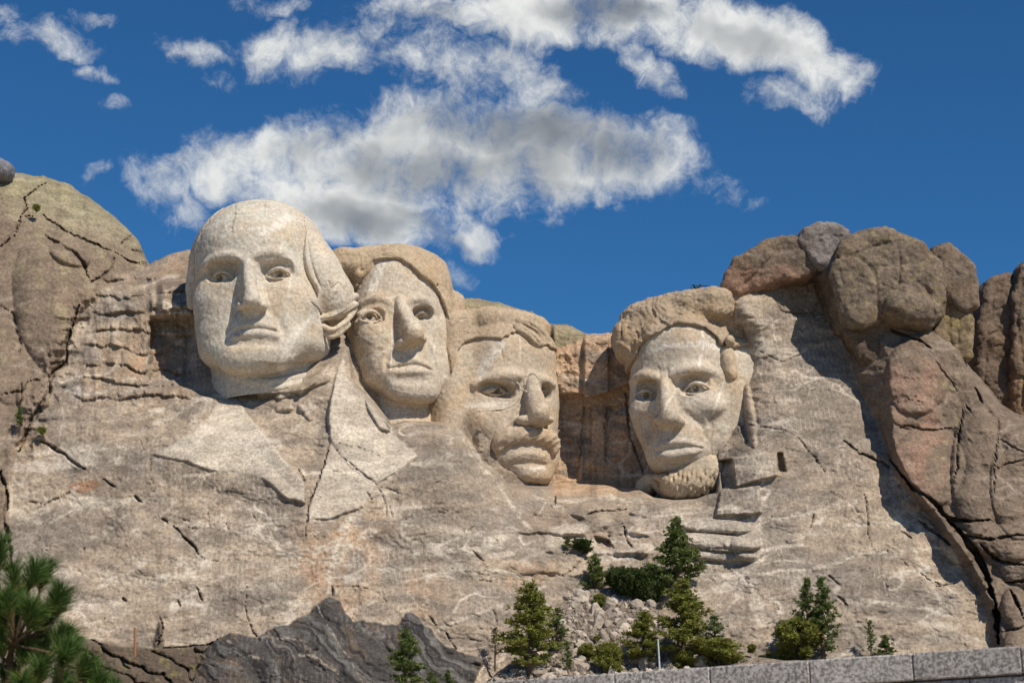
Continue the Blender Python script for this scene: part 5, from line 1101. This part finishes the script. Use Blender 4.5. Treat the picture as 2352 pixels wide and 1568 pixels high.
M_SOIL = soil('gravel_soil', (.15, .115, .085), (.33, .26, .205), 2.6)
M_GROUND_FILL = soil('fill_bounce_ground', (.46, .375, .28), (.34, .28, .20), .6)  # ground out of view, colour lightened to bounce warm fill onto the cliff
def build_ground():
    xs = np.concatenate([np.linspace(-1500, -130, 12), np.linspace(-120, 120, 60), np.linspace(130, 1500, 12)]); ys = np.concatenate([np.linspace(-600, -20, 10), np.linspace(-15, 230, 70), np.linspace(260, 3000, 10)])
    X, Y = np.meshgrid(xs, ys); Z = ground_z(X, Y); n = len(xs); m = len(ys)
    ii = np.arange(n * m).reshape(m, n); F = np.stack([ii[:-1, :-1], ii[:-1, 1:], ii[1:, 1:], ii[1:, :-1]], -1).reshape(-1, 4)
    o = mesh_np('ground', np.stack([X, Y, Z], -1).reshape(-1, 3), F, M_GROUND_FILL); tag(o, 'ground sloping up to the mountain, lightened to bounce fill light', 'ground', kind='structure')
build_ground()
TAL_TOP = [(1060, 1620), (1110, 1575), (1150, 1540), (1200, 1510), (1250, 1478), (1272, 1420), (1290, 1388), (1320, 1364), (1365, 1352), (1410, 1348), (1460, 1366), (1500, 1392), (1560, 1442), (1640, 1492), (1720, 1512), (1790, 1517), (1900, 1521), (2100, 1532), (2450, 1545)]
_tt = np.array(TAL_TOP, float)
def tal_Y(u, v):
    u = np.asarray(u, float); v = np.asarray(v, float)
    y = 184.6 - (v - 1335) * .072 - np.abs(u - 1400) * .004
    return y - .5 * fbm2(u / 60, v / 40, 3, off=201)
def build_talus():
    us = np.linspace(1062, 2440, 330); top = np.interp(us, _tt[:, 0], _tt[:, 1]) + 4 * fbm2(us / 25, us * 0, 3); nv = 75
    V = top[None] + (1665 - top[None]) * np.linspace(0, 1, nv)[:, None]; U = np.broadcast_to(us, V.shape)
    Y = tal_Y(U, V) - .25 * fbm2(U / 9, V / 9, 3, off=207)
    W_ = P(U, V, Y); bk = []
    for i in (3, 2, 1):
        b = W_[0].copy(); b[:, 1] += i * 3.0; b[:, 2] += i * .25; bk.append(b)
    W_ = np.concatenate([np.array(bk), W_]); m, n = W_.shape[:2]
    ii = np.arange(m * n).reshape(m, n); F = np.stack([ii[:-1, :-1], ii[1:, :-1], ii[1:, 1:], ii[:-1, 1:]], -1).reshape(-1, 4)
    o = mesh_np('talus_slope', W_.reshape(-1, 3), F, M_SOIL); tag(o, 'pinkish gravel slope of fallen rock at the cliff foot', 'slope', kind='structure')
build_talus()

def rock_mesh(seed, sub=1):
    import bmesh
    r = random.Random(seed); bm = bmesh.new(); bmesh.ops.create_icosphere(bm, subdivisions=sub, radius=1.0)
    planes = [(Vector((r.gauss(0, 1), r.gauss(0, 1), r.gauss(0, 1))).normalized(), r.uniform(.45, .8)) for _ in range(7)]
    for v in bm.verts:
        for n, d in planes:
            t = v.co.dot(n) - d
            if t > 0: v.co -= n * t
        v.co *= r.uniform(.93, 1.06)
    me = bpy.data.meshes.new('rock'); bm.to_mesh(me); bm.free(); return me
def rock_mat(name, c1, c2):
    m, nt, b = nt_new(name); g = NB(nt); tc = g.n('ShaderNodeTexCoord').outputs['Object']
    oi = g.n('ShaderNodeObjectInfo').outputs['Random']
    n = g.noise(tc, 4.0, 4, .7)
    c = g.mix(oi, c1, c2); v = g.rng(n, .3, .7, .65, 1.2); cc = g.n('ShaderNodeCombineColor')
    for i in range(3): g.lk(v, cc.inputs[i])
    g.lk(g.mix(1.0, c, cc.outputs[0], 'MULTIPLY'), b.inputs['Base Color']); b.inputs['Roughness'].default_value = .93; return m
M_TAL = rock_mat('talus_granite', (.24, .195, .155), (.52, .44, .36))
RM = [rock_mesh(i, 2) for i in range(8)]
for me in RM: me.materials.append(M_TAL)
def in_talus(u, v): return v > np.interp(u, _tt[:, 0], _tt[:, 1]) + 4
def build_rocks():
    r = random.Random(11); spots = []
    for (u, v, s) in [(1333, 1367, .95), (1306, 1372, .85), (1342, 1380, .8), (1374, 1414, .9), (1372, 1437, 1.35), (1340, 1462, .8), (1430, 1432, 1.0), (1338, 1536, 1.3), (1296, 1450, .8), (1495, 1390, .9), (1472, 1378, .7), (1308, 1500, .75),
                      (1360, 1468, .8), (1440, 1450, 1.0), (1410, 1410, .8), (1322, 1380, .7), (1470, 1520, 1.0), (1500, 1530, .8), (1240, 1530, 1.0), (1180, 1545, .8), (1290, 1545, .8), (1650, 1510, .8), (1390, 1395, .6)]:
        spots.append((u, v, s))
    t = 0
    while len(spots) < 290 and t < 20000:
        t += 1; u = r.uniform(1130, 1620); v = r.uniform(1350, 1565)
        if not in_talus(u, v): continue
        if r.random() > (1.0 if u < 1520 else .4): continue
        spots.append((u, v, min(1.1, .34 * r.paretovariate(2.0))))
    SPECIAL = {0: 'pale block at the very top of the rubble slope, below the small upright pine', 4: 'large pale block in the middle of the rubble slope', 7: 'large pale block at the foot of the rubble, left of the round bushy pine', 9: 'pale block at the upper right end of the rubble, under the junipers', 1: 'pale block at the upper left end of the rubble slope'}
    for i, (u, v, s) in enumerate(spots):
        p = P(u, v, float(tal_Y(u, v)) - .15)
        o = bpy.data.objects.new('fallen_rock', RM[i % 8]); o.location = p
        o.rotation_euler = (r.uniform(0, 6.28), r.uniform(0, 6.28), r.uniform(0, 6.28)); a = s * .78
        o.scale = (a * r.uniform(.8, 1.35), a * r.uniform(.8, 1.2), a * r.uniform(.55, .9)); COL.objects.link(o)
        tag(o, SPECIAL.get(i) or 'angular pale granite block lying on the rubble slope' if s >= .6 else 'small angular granite fragment lying on the rubble slope', 'rock', 'fallen rocks on the rubble slope')
    # the finer rubble nobody could count
    base = RM[0]; ico = rock_mesh(99, 1); bv = np.array([v.co[:] for v in ico.vertices]); bf = np.array([p.vertices[:] for p in ico.polygons])
    VV, FF = [], []; n = 0; rr = np.random.default_rng(5); k = 0
    while k < 3600:
        u = rr.uniform(1090, 1760); v = rr.uniform(1350, 1575)
        if not in_talus(u, v) or (u > 1560 and rr.random() < .6): continue
        s = min(.36, .095 * (1 + rr.pareto(2.2))) ; q = bv * (s * rr.uniform(.7, 1.4, 3)); M = np.array(Euler(rr.uniform(0, 6.28, 3)).to_matrix())
        VV.append(q @ M.T + P(u, v, float(tal_Y(u, v)) - .05)); FF.append(bf + n); n += len(bv); k += 1
    o = mesh_np('rubble', np.concatenate(VV), np.concatenate(FF), M_TAL, smooth=False); tag(o, 'fine granite rubble covering the slope between the pines', 'rubble', kind='stuff')
build_rocks()

# ------------------------------------------------------------------ trees
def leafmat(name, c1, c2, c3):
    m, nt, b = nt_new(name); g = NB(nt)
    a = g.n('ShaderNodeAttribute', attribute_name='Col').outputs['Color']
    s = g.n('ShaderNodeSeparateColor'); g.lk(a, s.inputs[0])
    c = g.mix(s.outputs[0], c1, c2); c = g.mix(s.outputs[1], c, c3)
    g.lk(c, b.inputs['Base Color']); b.inputs['Roughness'].default_value = .6; b.inputs['Specular IOR Level'].default_value = .25
    tr = g.n('ShaderNodeBsdfTranslucent'); g.lk(c, tr.inputs[0]); mx = g.n('ShaderNodeMixShader'); mx.inputs[0].default_value = .25
    out = [x for x in nt.nodes if x.type == 'OUTPUT_MATERIAL'][0]
    g.lk(b.outputs[0], mx.inputs[1]); g.lk(tr.outputs[0], mx.inputs[2]); g.lk(mx.outputs[0], out.inputs[0]); return m
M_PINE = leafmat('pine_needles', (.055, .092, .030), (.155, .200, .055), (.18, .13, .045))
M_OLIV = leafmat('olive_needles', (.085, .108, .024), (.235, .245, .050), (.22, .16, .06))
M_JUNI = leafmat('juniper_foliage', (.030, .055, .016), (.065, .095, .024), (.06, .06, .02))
M_BARK = soil('pine_bark', (.11, .07, .045), (.18, .12, .08), 6.0)
def tufts(cent, rad, rr, n=11, wid=.16, up=.25, dirs=None):
    """needle tufts: stars of narrow blades round each centre"""
    C = np.repeat(np.asarray(cent, float), n, 0); R_ = np.repeat(np.asarray(rad, float), n)
    d = rr.normal(size=(len(C), 3)); d /= np.linalg.norm(d, axis=1)[:, None]
    if dirs is not None: d = d + np.repeat(dirs, n, 0)
    d[:, 2] += up; d /= np.linalg.norm(d, axis=1)[:, None]
    s = np.cross(d, rr.normal(size=d.shape)); s /= np.linalg.norm(s, axis=1)[:, None] + 1e-9
    L_ = R_ * rr.uniform(.7, 1.15, len(C)); w = L_ * wid
    a = C + s * w[:, None] * .35; b = C - s * w[:, None] * .35; c = C + d * L_[:, None] * .6 - s * w[:, None]; e = C + d * L_[:, None] * .6 + s * w[:, None]; t = C + d * L_[:, None]
    V = np.stack([a, b, c, t, e], 1).reshape(-1, 3); k = np.arange(len(C)) * 5
    F = np.concatenate([np.stack([k, k + 1, k + 2, k + 4], 1), np.stack([k + 4, k + 2, k + 3, k + 3], 1)])
    return V, F, n * 5
def limb_mesh(segs, sides=6):
    VV, FF = [], []; n = 0
    for a, b, ra, rb in segs:
        a = np.array(a, float); b = np.array(b, float); d = b - a; d /= np.linalg.norm(d) + 1e-9
        s = np.cross(d, [0, 0, 1]) if abs(d[2]) < .95 else np.cross(d, [1, 0, 0]); s /= np.linalg.norm(s); t = np.cross(d, s)
        an = np.arange(sides) / sides * 2 * math.pi; ring = np.cos(an)[:, None] * s + np.sin(an)[:, None] * t
        VV.append(np.concatenate([a + ring * ra, b + ring * rb])); i = np.arange(sides); j = (i + 1) % sides
        FF.append(np.stack([i, j, j + sides, i + sides], 1) + n); n += 2 * sides
    return np.concatenate(VV), np.concatenate(FF)
def quad_to_mesh(name, V, F, mat, col=None):
    F = np.asarray(F); tri = F[:, 2] == F[:, 3] if F.shape[1] == 4 else np.zeros(len(F), bool)
    o = mesh_np(name, V, F[~tri], mat, smooth=False, col=col) if not tri.any() else None
    if o is None:
        # mixed quads and triangles: split quads
        q = F[~tri]; T = np.concatenate([q[:, [0, 1, 2]], q[:, [0, 2, 3]], F[tri][:, :3]]); o = mesh_np(name, V, T, mat, smooth=False, col=col)
    return o
def make_tree(seed, h=7.0, w=2.2, kind='pine', dens=1.0, bare=.12, mat=None, lean=0.0, twin=False, tuft=.36):
    """returns trunk mesh, crown mesh (unit objects are unlinked; placed by place())"""
    rr = np.random.default_rng(seed); segs = []; cen, rad, shade, dr = [], [], [], []
    top = np.array([lean * h, rr.uniform(-.05, .05) * h, h]); k = 6; pts = [np.array([0, 0, -.5])]
    for i in range(1, k + 1):
        t = i / k; pts.append(np.array([top[0] * t * t + rr.normal() * .03 * h * t * (1 - t), top[1] * t + rr.normal() * .03 * h * t * (1 - t), h * t]))
    r0 = .028 * h
    for i in range(k): segs.append((pts[i], pts[i + 1], r0 * (1 - i / k) + .02, r0 * (1 - (i + 1) / k) + .015))
    def axis(t):
        x = t * k; i = min(int(x), k - 1); return pts[i] + (pts[i + 1] - pts[i]) * (x - i)
    nl = int(h * 8.0 * dens) + 8
    for i in range(nl):
        t = bare + (1 - bare) * ((i + rr.uniform(0, 1)) / nl) ** .9; t = min(t, .985)
        prof = {'pine': (1 - t) ** .85 * (.55 + .45 * ss(bare, bare + .25, t)), 'cone': (1 - t) ** .95, 'open': (1 - t) ** .8 * (.4 + .6 * ss(bare, bare + .4, t)), 'bush': math.sqrt(max(1 - (t * 1.0) ** 2, .03))}[kind]
        ln = w * float(prof) * rr.uniform(.72, 1.25) + .15; az = rr.uniform(0, 6.283)
        el_ = rr.uniform(-.18, .22) + .75 * t * (kind != 'bush') + (.35 if kind == 'bush' else 0)
        d = np.array([math.cos(az) * math.cos(el_), math.sin(az) * math.cos(el_), math.sin(el_)])
        b = axis(t); e = b + d * ln + np.array([0, 0, .10 * ln * ln / max(w, .5)])
        segs.append((b, e, .010 * h * (1 - t) * .8 + .012, .008))
        m = max(3, int(ln / (tuft * .30) * dens))
        for j in range(m):
            f = .30 + .70 * (j + rr.uniform(0, 1)) / m; q = b + (e - b) * f + rr.normal(size=3) * tuft * np.array([.5, .5, .22]) * (.4 + f)
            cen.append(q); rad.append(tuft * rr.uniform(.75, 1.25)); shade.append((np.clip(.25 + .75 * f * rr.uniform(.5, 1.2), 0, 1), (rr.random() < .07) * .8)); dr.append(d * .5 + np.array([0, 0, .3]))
    for j in range(int(6 * dens)): cen.append(axis(.9 + .1 * rr.random()) + rr.normal(size=3) * .08); rad.append(tuft); shade.append((.8, 0)); dr.append(np.array([0, 0, .8]))
    cen = np.array(cen); V, F, per = tufts(cen, rad, rr, n=11, wid=.13, dirs=np.array(dr))
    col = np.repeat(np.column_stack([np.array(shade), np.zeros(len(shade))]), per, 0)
    tv, tf = limb_mesh(segs, 5)
    return (tv, tf), (V, F, col), mat
def place(T, u, v, Y, scale, label, name='pine_tree', cat='tree', group=None, rz=0.0, cache={}):
    key = id(T)
    if key not in cache:
        (tv, tf), (V, F, col), mat = T
        a = mesh_np('trunk', tv, tf, M_BARK); b = quad_to_mesh('crown', V, F, mat, col); cache[key] = (a, b); first = True
    else:
        a, b = (x.copy() for x in cache[key]); COL.objects.link(a); COL.objects.link(b)
    r = empty(name, tuple(P(u, v, Y))); r.scale = (scale,) * 3 if np.isscalar(scale) else scale; r.rotation_euler = (0, 0, rz)
    a.parent = r; b.parent = r; tag(r, label, cat, group); return r
def surfY(u, v): return min(float(TPSF(np.array([float(u)]), np.array([float(v)]))[0]) - .8, float(tal_Y(u, v)) if in_talus(u, v) else 999)
PXM = lambda Y: Y / FPX / math.cos(math.radians(8))
def tree_at(T, h, u, vb, vt, label, Y=None, wx=1.0, rz=0.0, **kw):
    Y = Y if Y is not None else surfY(u, vb); s = (vb - vt) * PXM(Y) / h
    return place(T, u, vb, Y, (s * wx, s * wx, s), label, rz=rz, **kw)
TG = 'pines at the foot of the mountain'
def trees():
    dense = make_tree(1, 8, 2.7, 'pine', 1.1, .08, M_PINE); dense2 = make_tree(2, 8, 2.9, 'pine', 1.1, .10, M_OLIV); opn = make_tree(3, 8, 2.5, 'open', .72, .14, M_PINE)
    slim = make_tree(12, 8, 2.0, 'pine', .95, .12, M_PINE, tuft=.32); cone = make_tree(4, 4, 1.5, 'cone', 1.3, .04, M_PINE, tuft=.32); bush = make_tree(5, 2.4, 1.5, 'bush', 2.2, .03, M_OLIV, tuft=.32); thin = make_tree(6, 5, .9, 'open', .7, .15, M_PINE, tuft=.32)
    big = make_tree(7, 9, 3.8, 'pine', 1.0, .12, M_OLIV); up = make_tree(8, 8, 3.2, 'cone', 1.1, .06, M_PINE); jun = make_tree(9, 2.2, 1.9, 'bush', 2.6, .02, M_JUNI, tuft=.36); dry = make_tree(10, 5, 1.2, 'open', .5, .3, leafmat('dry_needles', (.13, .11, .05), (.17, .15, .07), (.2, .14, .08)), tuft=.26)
    tree_at(dense, 8, 930, 1590, 1452, 'dark pine at the bottom edge in front of the dark fluted rock', 166, 1.15, group=TG)
    tree_at(dense2, 8, 1217, 1553, 1350, 'tall dense pine left of the rubble slope', None, 1.2, group=TG)
    tree_at(opn, 8, 1276, 1508, 1402, 'slim open pine touching the tall dense pine left of the rubble', None, 1.3, .8, group=TG)
    tree_at(dry, 5, 1137, 1532, 1446, 'thin brownish sapling left of the tall dense pine', group=TG)
    tree_at(thin, 5, 1303, 1550, 1478, 'thin young pine at the foot of the rubble beside the tall dense pine', None, 1.2, 1.0, group=TG)
    tree_at(up, 8, 1556, 1366, 1196, 'tall conical pine standing highest, below the bearded head', None, 1.15, group=TG)
    tree_at(cone, 4, 1367, 1352, 1277, 'small upright pine at the top of the rubble slope', None, .95, group=TG)
    tree_at(big, 9, 1572, 1528, 1338, 'broad yellow green pine right of the rubble, in front of the conical one', None, 1.3, .5, group=TG)
    tree_at(dense2, 8, 1478, 1534, 1410, 'olive pine directly left of the broad yellow green pine', None, 1.4, 2.0, group=TG)
    tree_at(opn, 8, 1640, 1520, 1418, 'open pine leaning out right of the broad yellow green pine', None, 1.5, 2.4, group=TG)
    tree_at(bush, 2.4, 1398, 1548, 1487, 'round bright green bushy pine low on the rubble slope', None, .72, group=TG)
    tree_at(bush, 2.4, 1652, 1530, 1476, 'low spreading pine bush above the wall, right of the grey pole', None, 1.35, 1.3, group=TG)
    tree_at(bush, 2.4, 1572, 1535, 1500, 'small pine bush just right of the grey pole', None, 1.0, 2.2, group=TG)
    tree_at(slim, 8, 1858, 1500, 1336, 'left one of the twin tall open pines at the cliff foot', None, 1.0, .4, group=TG)
    tree_at(slim, 8, 1893, 1516, 1335, 'right one of the twin tall open pines at the cliff foot', None, 1.05, 3.0, group=TG)
    tree_at(bush, 2.4, 1838, 1518, 1436, 'bushy olive pine left of the twin open pines', None, .9, 3.3, group=TG)
    tree_at(thin, 5, 2002, 1508, 1430, 'spindly sapling at the cliff foot right of the twin pines', None, .9, 2.0, group=TG)
    tree_at(cone, 4, 2038, 1508, 1462, 'small bright conical pine beside the spindly sapling', None, 1.3, 1.2, group=TG)
    tree_at(cone, 4, 1305, 1260, 1232, 'tiny pine on the ledge below the moustached head', None, 1.0, 2.0)
    tree_at(jun, 2.2, 1337, 1269, 1243, 'low green shrub on the ledge beside the tiny pine', None, .9, 1.0, name='shrub', cat='shrub')
    for k, (u, v, t, l) in enumerate([(1425, 1368, 1316, 'left half of the dark juniper thicket above the rubble'), (1458, 1384, 1322, 'middle of the dark juniper thicket above the rubble'), (1492, 1390, 1322, 'right end of the dark juniper thicket, in the conical pine\'s shade')]):
        tree_at(jun, 2.2, u, v, t, l, None, .68, k * 1.3, name='juniper_shrub', cat='shrub', group='dark junipers above the rubble')
    for k, (u, v, t, l) in enumerate([(1378, 1394, 1368, 'small green shrub near the top of the rubble slope'), (1348, 1520, 1484, 'narrow green shrub low on the left of the rubble slope'), (1728, 1500, 1482, 'small dark shrub alone on bare rock right of the pines'), (1766, 1513, 1499, 'tiny dark shrub just above the wall, left of the twin pines'), (1372, 1476, 1462, 'tiny shrub among the blocks in mid rubble')]):
        tree_at(bush, 2.4, u, v, t, l, None, .8, k * 1.7, name='shrub', cat='shrub')
    tree_at(thin, 5, 1276, 1160, 1140, 'tiny sapling on the ledge under the chin of the moustached head', None, 1.2)
    tree_at(bush, 2.4, 82, 486, 470, 'tiny shrub growing in the crack of the left dome', 203.5, .8, name='shrub', cat='shrub')
    tree_at(dense, 8, 42, 978, 932, 'lone small pine in the cleft below the left dome', 190.5, .9)
    tree_at(bush, 2.4, 94, 998, 982, 'tiny shrub beside the cleft below the left dome', 190.0, .9, name='shrub', cat='shrub')
    tree_at(dense, 8, 990, 1640, 1548, 'pine top just reaching into the bottom edge', 164, 1.0, 1.0, group=TG)
    tree_at(dense, 8, 1028, 1640, 1544, 'second pine top at the bottom edge, beside the wall end', 164.5, .8, 2.0, group=TG)
trees()

# ------------------------------------------------------------------ foreground wall, poles, summit gear
def stone_mat():
    m, nt, b = nt_new('speckled_granite_block'); g = NB(nt); tc = g.n('ShaderNodeTexCoord').outputs['Object']
    oi = g.n('ShaderNodeObjectInfo').outputs['Random']; mp = g.n('ShaderNodeMapping'); g.lk(tc, mp.inputs[0]); cb = g.n('ShaderNodeCombineXYZ')
    g.lk(g.math('MULTIPLY', oi, 40.0), cb.inputs[0]); g.lk(cb.outputs[0], mp.inputs['Location'])
    n = g.noise(mp.outputs[0], 36.0, 4, .75); n2 = g.noise(mp.outputs[0], 5.0, 3, .6)
    c = g.mix(g.rng(n, .40, .60), (.12, .11, .105), (.52, .48, .455)); c = g.mix(g.rng(n2, .35, .7, 0, .4), c, (.30, .27, .25))
    br = g.rng(oi, 0, 1, .82, 1.1, 'LINEAR'); cc = g.n('ShaderNodeCombineColor')
    for i in range(3): g.lk(br, cc.inputs[i])
    bp = g.n('ShaderNodeBump'); bp.inputs['Strength'].default_value = .5; bp.inputs['Distance'].default_value = .01; g.lk(n, bp.inputs['Height'])
    g.lk(g.mix(1.0, c, cc.outputs[0], 'MULTIPLY'), b.inputs['Base Color']); g.lk(bp.outputs[0], b.inputs['Normal']); b.inputs['Roughness'].default_value = .8; return m
def bevel_box(sx, sy, sz, bv, mat, name):
    import bmesh
    bm = bmesh.new(); bmesh.ops.create_cube(bm, size=1); bmesh.ops.scale(bm, vec=(sx, sy, sz), verts=bm.verts)
    bmesh.ops.bevel(bm, geom=bm.edges[:], offset=bv, segments=1, affect='EDGES'); me = bpy.data.meshes.new(name); bm.to_mesh(me); bm.free(); me.materials.append(mat); return me
def plain(name, c, rough=.6, metal=0.0):
    m, nt, b = nt_new(name); g = NB(nt); n = g.noise(g.n('ShaderNodeTexCoord').outputs['Object'], 9.0, 4, .65)
    g.lk(g.mix(g.rng(n, .3, .7), tuple(x * .75 for x in c), tuple(min(1, x * 1.15) for x in c)), b.inputs['Base Color']); b.inputs['Roughness'].default_value = rough; b.inputs['Metallic'].default_value = metal; return m
def wall():
    ms = stone_mat(); mo = plain('dark_mortar', (.10, .09, .085), .95)
    A = np.array([8.75, 16.2]); B = np.array([-3.9, 21.9]); d = (B - A) / np.linalg.norm(B - A); ang = math.atan2(d[1], d[0]); Lw = np.linalg.norm(B - A)
    zt = 3.13; root = empty('stone_wall', (A[0], A[1], 0)); root.rotation_euler = (0, math.radians(2.2), ang)
    tag(root, 'low speckled grey granite block wall with flat cap stones in the foreground', 'wall')
    n = int(Lw / .97); cl = Lw / n; capm = bevel_box(cl - .008, .52, .25, .012, ms, 'cap_stone'); blkm = bevel_box(cl - .010, .44, .535, .010, ms, 'block')
    r = random.Random(3)
    def put(me, nm, x, y, z):
        o = bpy.data.objects.new(nm, me); o.location = (x, y + r.uniform(-.004, .004), z); o.rotation_euler = (r.uniform(-.004, .004), 0, r.uniform(-.003, .003)); COL.objects.link(o); o.parent = root
    for i in range(n): put(capm, 'cap_stone', (i + .5) * cl + .33, 0, zt - .125)
    for row in range(5):
        for i in range(n): put(blkm, 'block', (i + .5 * (row % 2)) * cl + .5 * cl - .17, 0, zt - .262 - .27 - row * .545)
    core = bevel_box(Lw + .4, .38, zt - .08, .005, mo, 'mortar'); o = bpy.data.objects.new('mortar_core', core); o.location = (Lw / 2, .0, (zt - .08) / 2); COL.objects.link(o); o.parent = root
wall()
def poles():
    m = plain('galvanised_steel', (.55, .60, .66), .4, .3); Y = 60.0
    a = P(1516, 1545, Y); b = P(1511.5, 1468, Y); z0 = float(ground_z(a[0], a[1])) - .3; dirv = (b - a) / (b[2] - a[2]); base = a + dirv * (z0 - a[2])
    V, F = limb_mesh([(base * 0, b - base, .030, .026), (b - base, b - base + np.array([0, 0, .012]), .026, .012)], 12)
    o = mesh_np('metal_pole', V, F, m); o.location = base; tag(o, 'thin pale grey metal pole standing behind the wall', 'pole')
    m2 = plain('rusty_steel', (.30, .13, .06), .85); Y = 172.4; a = P(310, 1492, Y); b = P(309, 1441, Y)
    V, F = limb_mesh([(np.array([0, 0, -.6]), b - a, .11, .11), (b - a, b - a + np.array([0, 0, .01]), .11, .02)], 8)
    o = mesh_np('rusty_post', V, F, m2); o.location = a; tag(o, 'short rusty steel post standing on the brown rock shelf', 'post')
    m3 = plain('black_gear', (.02, .02, .022), .6); c = P(1755 * .91875, 721.5 * .91875, 199.5)
    r = empty('winch_gear', tuple(c)); tag(r, 'tiny black winch gear silhouetted on top of the bearded head', 'equipment')
    for nm, segs in (('frame', [((-.9, 0, .0), (.0, 0, .05), .13, .13), ((-.8, 0, .1), (-.8, 0, .4), .08, .08), ((-.3, 0, 0), (-.25, 0, .42), .10, .08), ((.05, 0, -.1), (-.15, 0, .5), .09, .07)]), ('arm', [((-.1, 0, .35), (.45, 0, .34), .06, .05), ((.45, 0, .34), (1.1, 0, .22), .05, .03)]), ('drum', [((-.95, -.25, .18), (-.95, .25, .18), .22, .22), ((-.55, -.2, .15), (-.55, .2, .15), .16, .16)])):
        V, F = limb_mesh([(np.array(a_), np.array(b_), x, y) for a_, b_, x, y in segs], 8); p = mesh_np(nm, V, F, m3, parent=r)
poles()

# ------------------------------------------------------------------ young pine close to the camera, lower left
def near_pine():
    Y = 16.0; rr = np.random.default_rng(21)
    M_N = leafmat('long_pine_needles', (.040, .085, .020), (.125, .200, .045), (.34, .15, .04)); M_S = soil('pine_shoot', (.16, .10, .05), (.24, .15, .08), 30)
    base = P(-60, 1700, Y + .2); base[2] = float(ground_z(base[0], base[1])) - .1
    root = empty('young_pine', tuple(base)); tag(root, 'out of focus young pine with long needles in the lower left corner', 'tree')
    shoots = [(-5, 1330, 0, 1225, .0), (30, 1380, 28, 1285, .1), (60, 1370, 80, 1283, -.1), (85, 1375, 104, 1282, .05), (110, 1420, 134, 1340, .0), (20, 1440, 10, 1350, -.2), (60, 1450, 70, 1370, -.25), (100, 1450, 118, 1380, .2), (10, 1520, -5, 1420, .1), (45, 1530, 55, 1450, .2),
              (120, 1500, 146, 1428, .0), (140, 1540, 160, 1462, -.2), (170, 1560, 196, 1500, .1), (90, 1570, 100, 1490, .1), (20, 1600, 15, 1515, .2), (60, 1610, 70, 1540, -.1), (130, 1610, 140, 1530, .1), (205, 1610, 228, 1540, .1), (235, 1625, 262, 1566, .0), (165, 1640, 175, 1570, .2), (-30, 1480, -35, 1380, .3), (-40, 1400, -45, 1290, .2), (-30, 1600, -40, 1500, .0),
              (50, 1415, 48, 1335, .3), (85, 1520, 96, 1440, .35), (35, 1490, 30, 1400, .4)]
    shoots = shoots + [(u0 + rr.uniform(-16, 16), v0 + rr.uniform(-5, 25), u1 + rr.uniform(-22, 22), v1 + rr.uniform(0, 35), dy + rr.uniform(-.25, .25)) for (u0, v0, u1, v1, dy) in shoots[4:]]
    segs = []; trunk_top = P(20, 1560, Y + .15)
    segs.append((np.zeros(3), trunk_top - base, .055, .035)); segs.append((trunk_top - base, P(30, 1400, Y) - base, .035, .012))
    for u in ((60, 1620), (130, 1640), (-30, 1620), (200, 1660)): segs.append((P(10, 1640, Y + .15) - base, P(*u, Y) - base, .028, .018))
    V, F = limb_mesh(segs, 8); mesh_np('trunk', V, F, M_S, parent=root)
    hubs = [P(30, 1560, Y), P(60, 1620, Y), P(130, 1640, Y), P(-30, 1620, Y), P(200, 1660, Y), P(30, 1480, Y)]
    for i, (u0, v0, u1, v1, dy) in enumerate(shoots):
        a = P(u0, v0, Y + dy) - base; b = P(u1, v1 + 22, Y + dy * 1.3) - base
        hub = min(hubs, key=lambda q: np.linalg.norm(q - base - a)) - base
        sv, sf = limb_mesh([(hub, a, .012, .009), (a, b, .009, .005)], 6); st = mesh_np('branch', sv, sf, M_S, parent=root)
        n = 380; t = rr.uniform(.12, 1.0, n) ** .8; C = a + (b - a) * t[:, None]; ax = (b - a) / np.linalg.norm(b - a)
        d = rr.normal(size=(n, 3)); d -= (d @ ax)[:, None] * ax; d /= np.linalg.norm(d, axis=1)[:, None]
        d = d * rr.uniform(.35, .85, n)[:, None] + ax * rr.uniform(.5, 1.0, n)[:, None]; d /= np.linalg.norm(d, axis=1)[:, None]
        L_ = rr.uniform(.12, .20, n); s = np.cross(d, rr.normal(size=(n, 3))); s /= np.linalg.norm(s, axis=1)[:, None]; w = .0021
        e = C + d * L_[:, None] + np.array([0, 0, -.012]) * (L_ / .15)[:, None]; m = (C + e) / 2 + np.array([0, 0, .006])
        Vn = np.stack([C + s * w, C - s * w, m + s * w * 1.3, m - s * w * 1.3, e + s * w * .4, e - s * w * .4], 1).reshape(-1, 3); k = np.arange(n) * 6
        Fn = np.concatenate([np.stack([k, k + 1, k + 3, k + 2], 1), np.stack([k + 2, k + 3, k + 5, k + 4], 1)])
        dead = 1.0 if i in (9, 15, 8) else 0.0
        cl = np.repeat(np.column_stack([rr.uniform(0, 1, n), np.maximum(dead * .9, (t < .3) * .35 * rr.random(n)), np.zeros(n)]), 6, 0)
        mesh_np('needles', Vn, Fn, M_N, parent=st, smooth=False, col=cl)
near_pine()
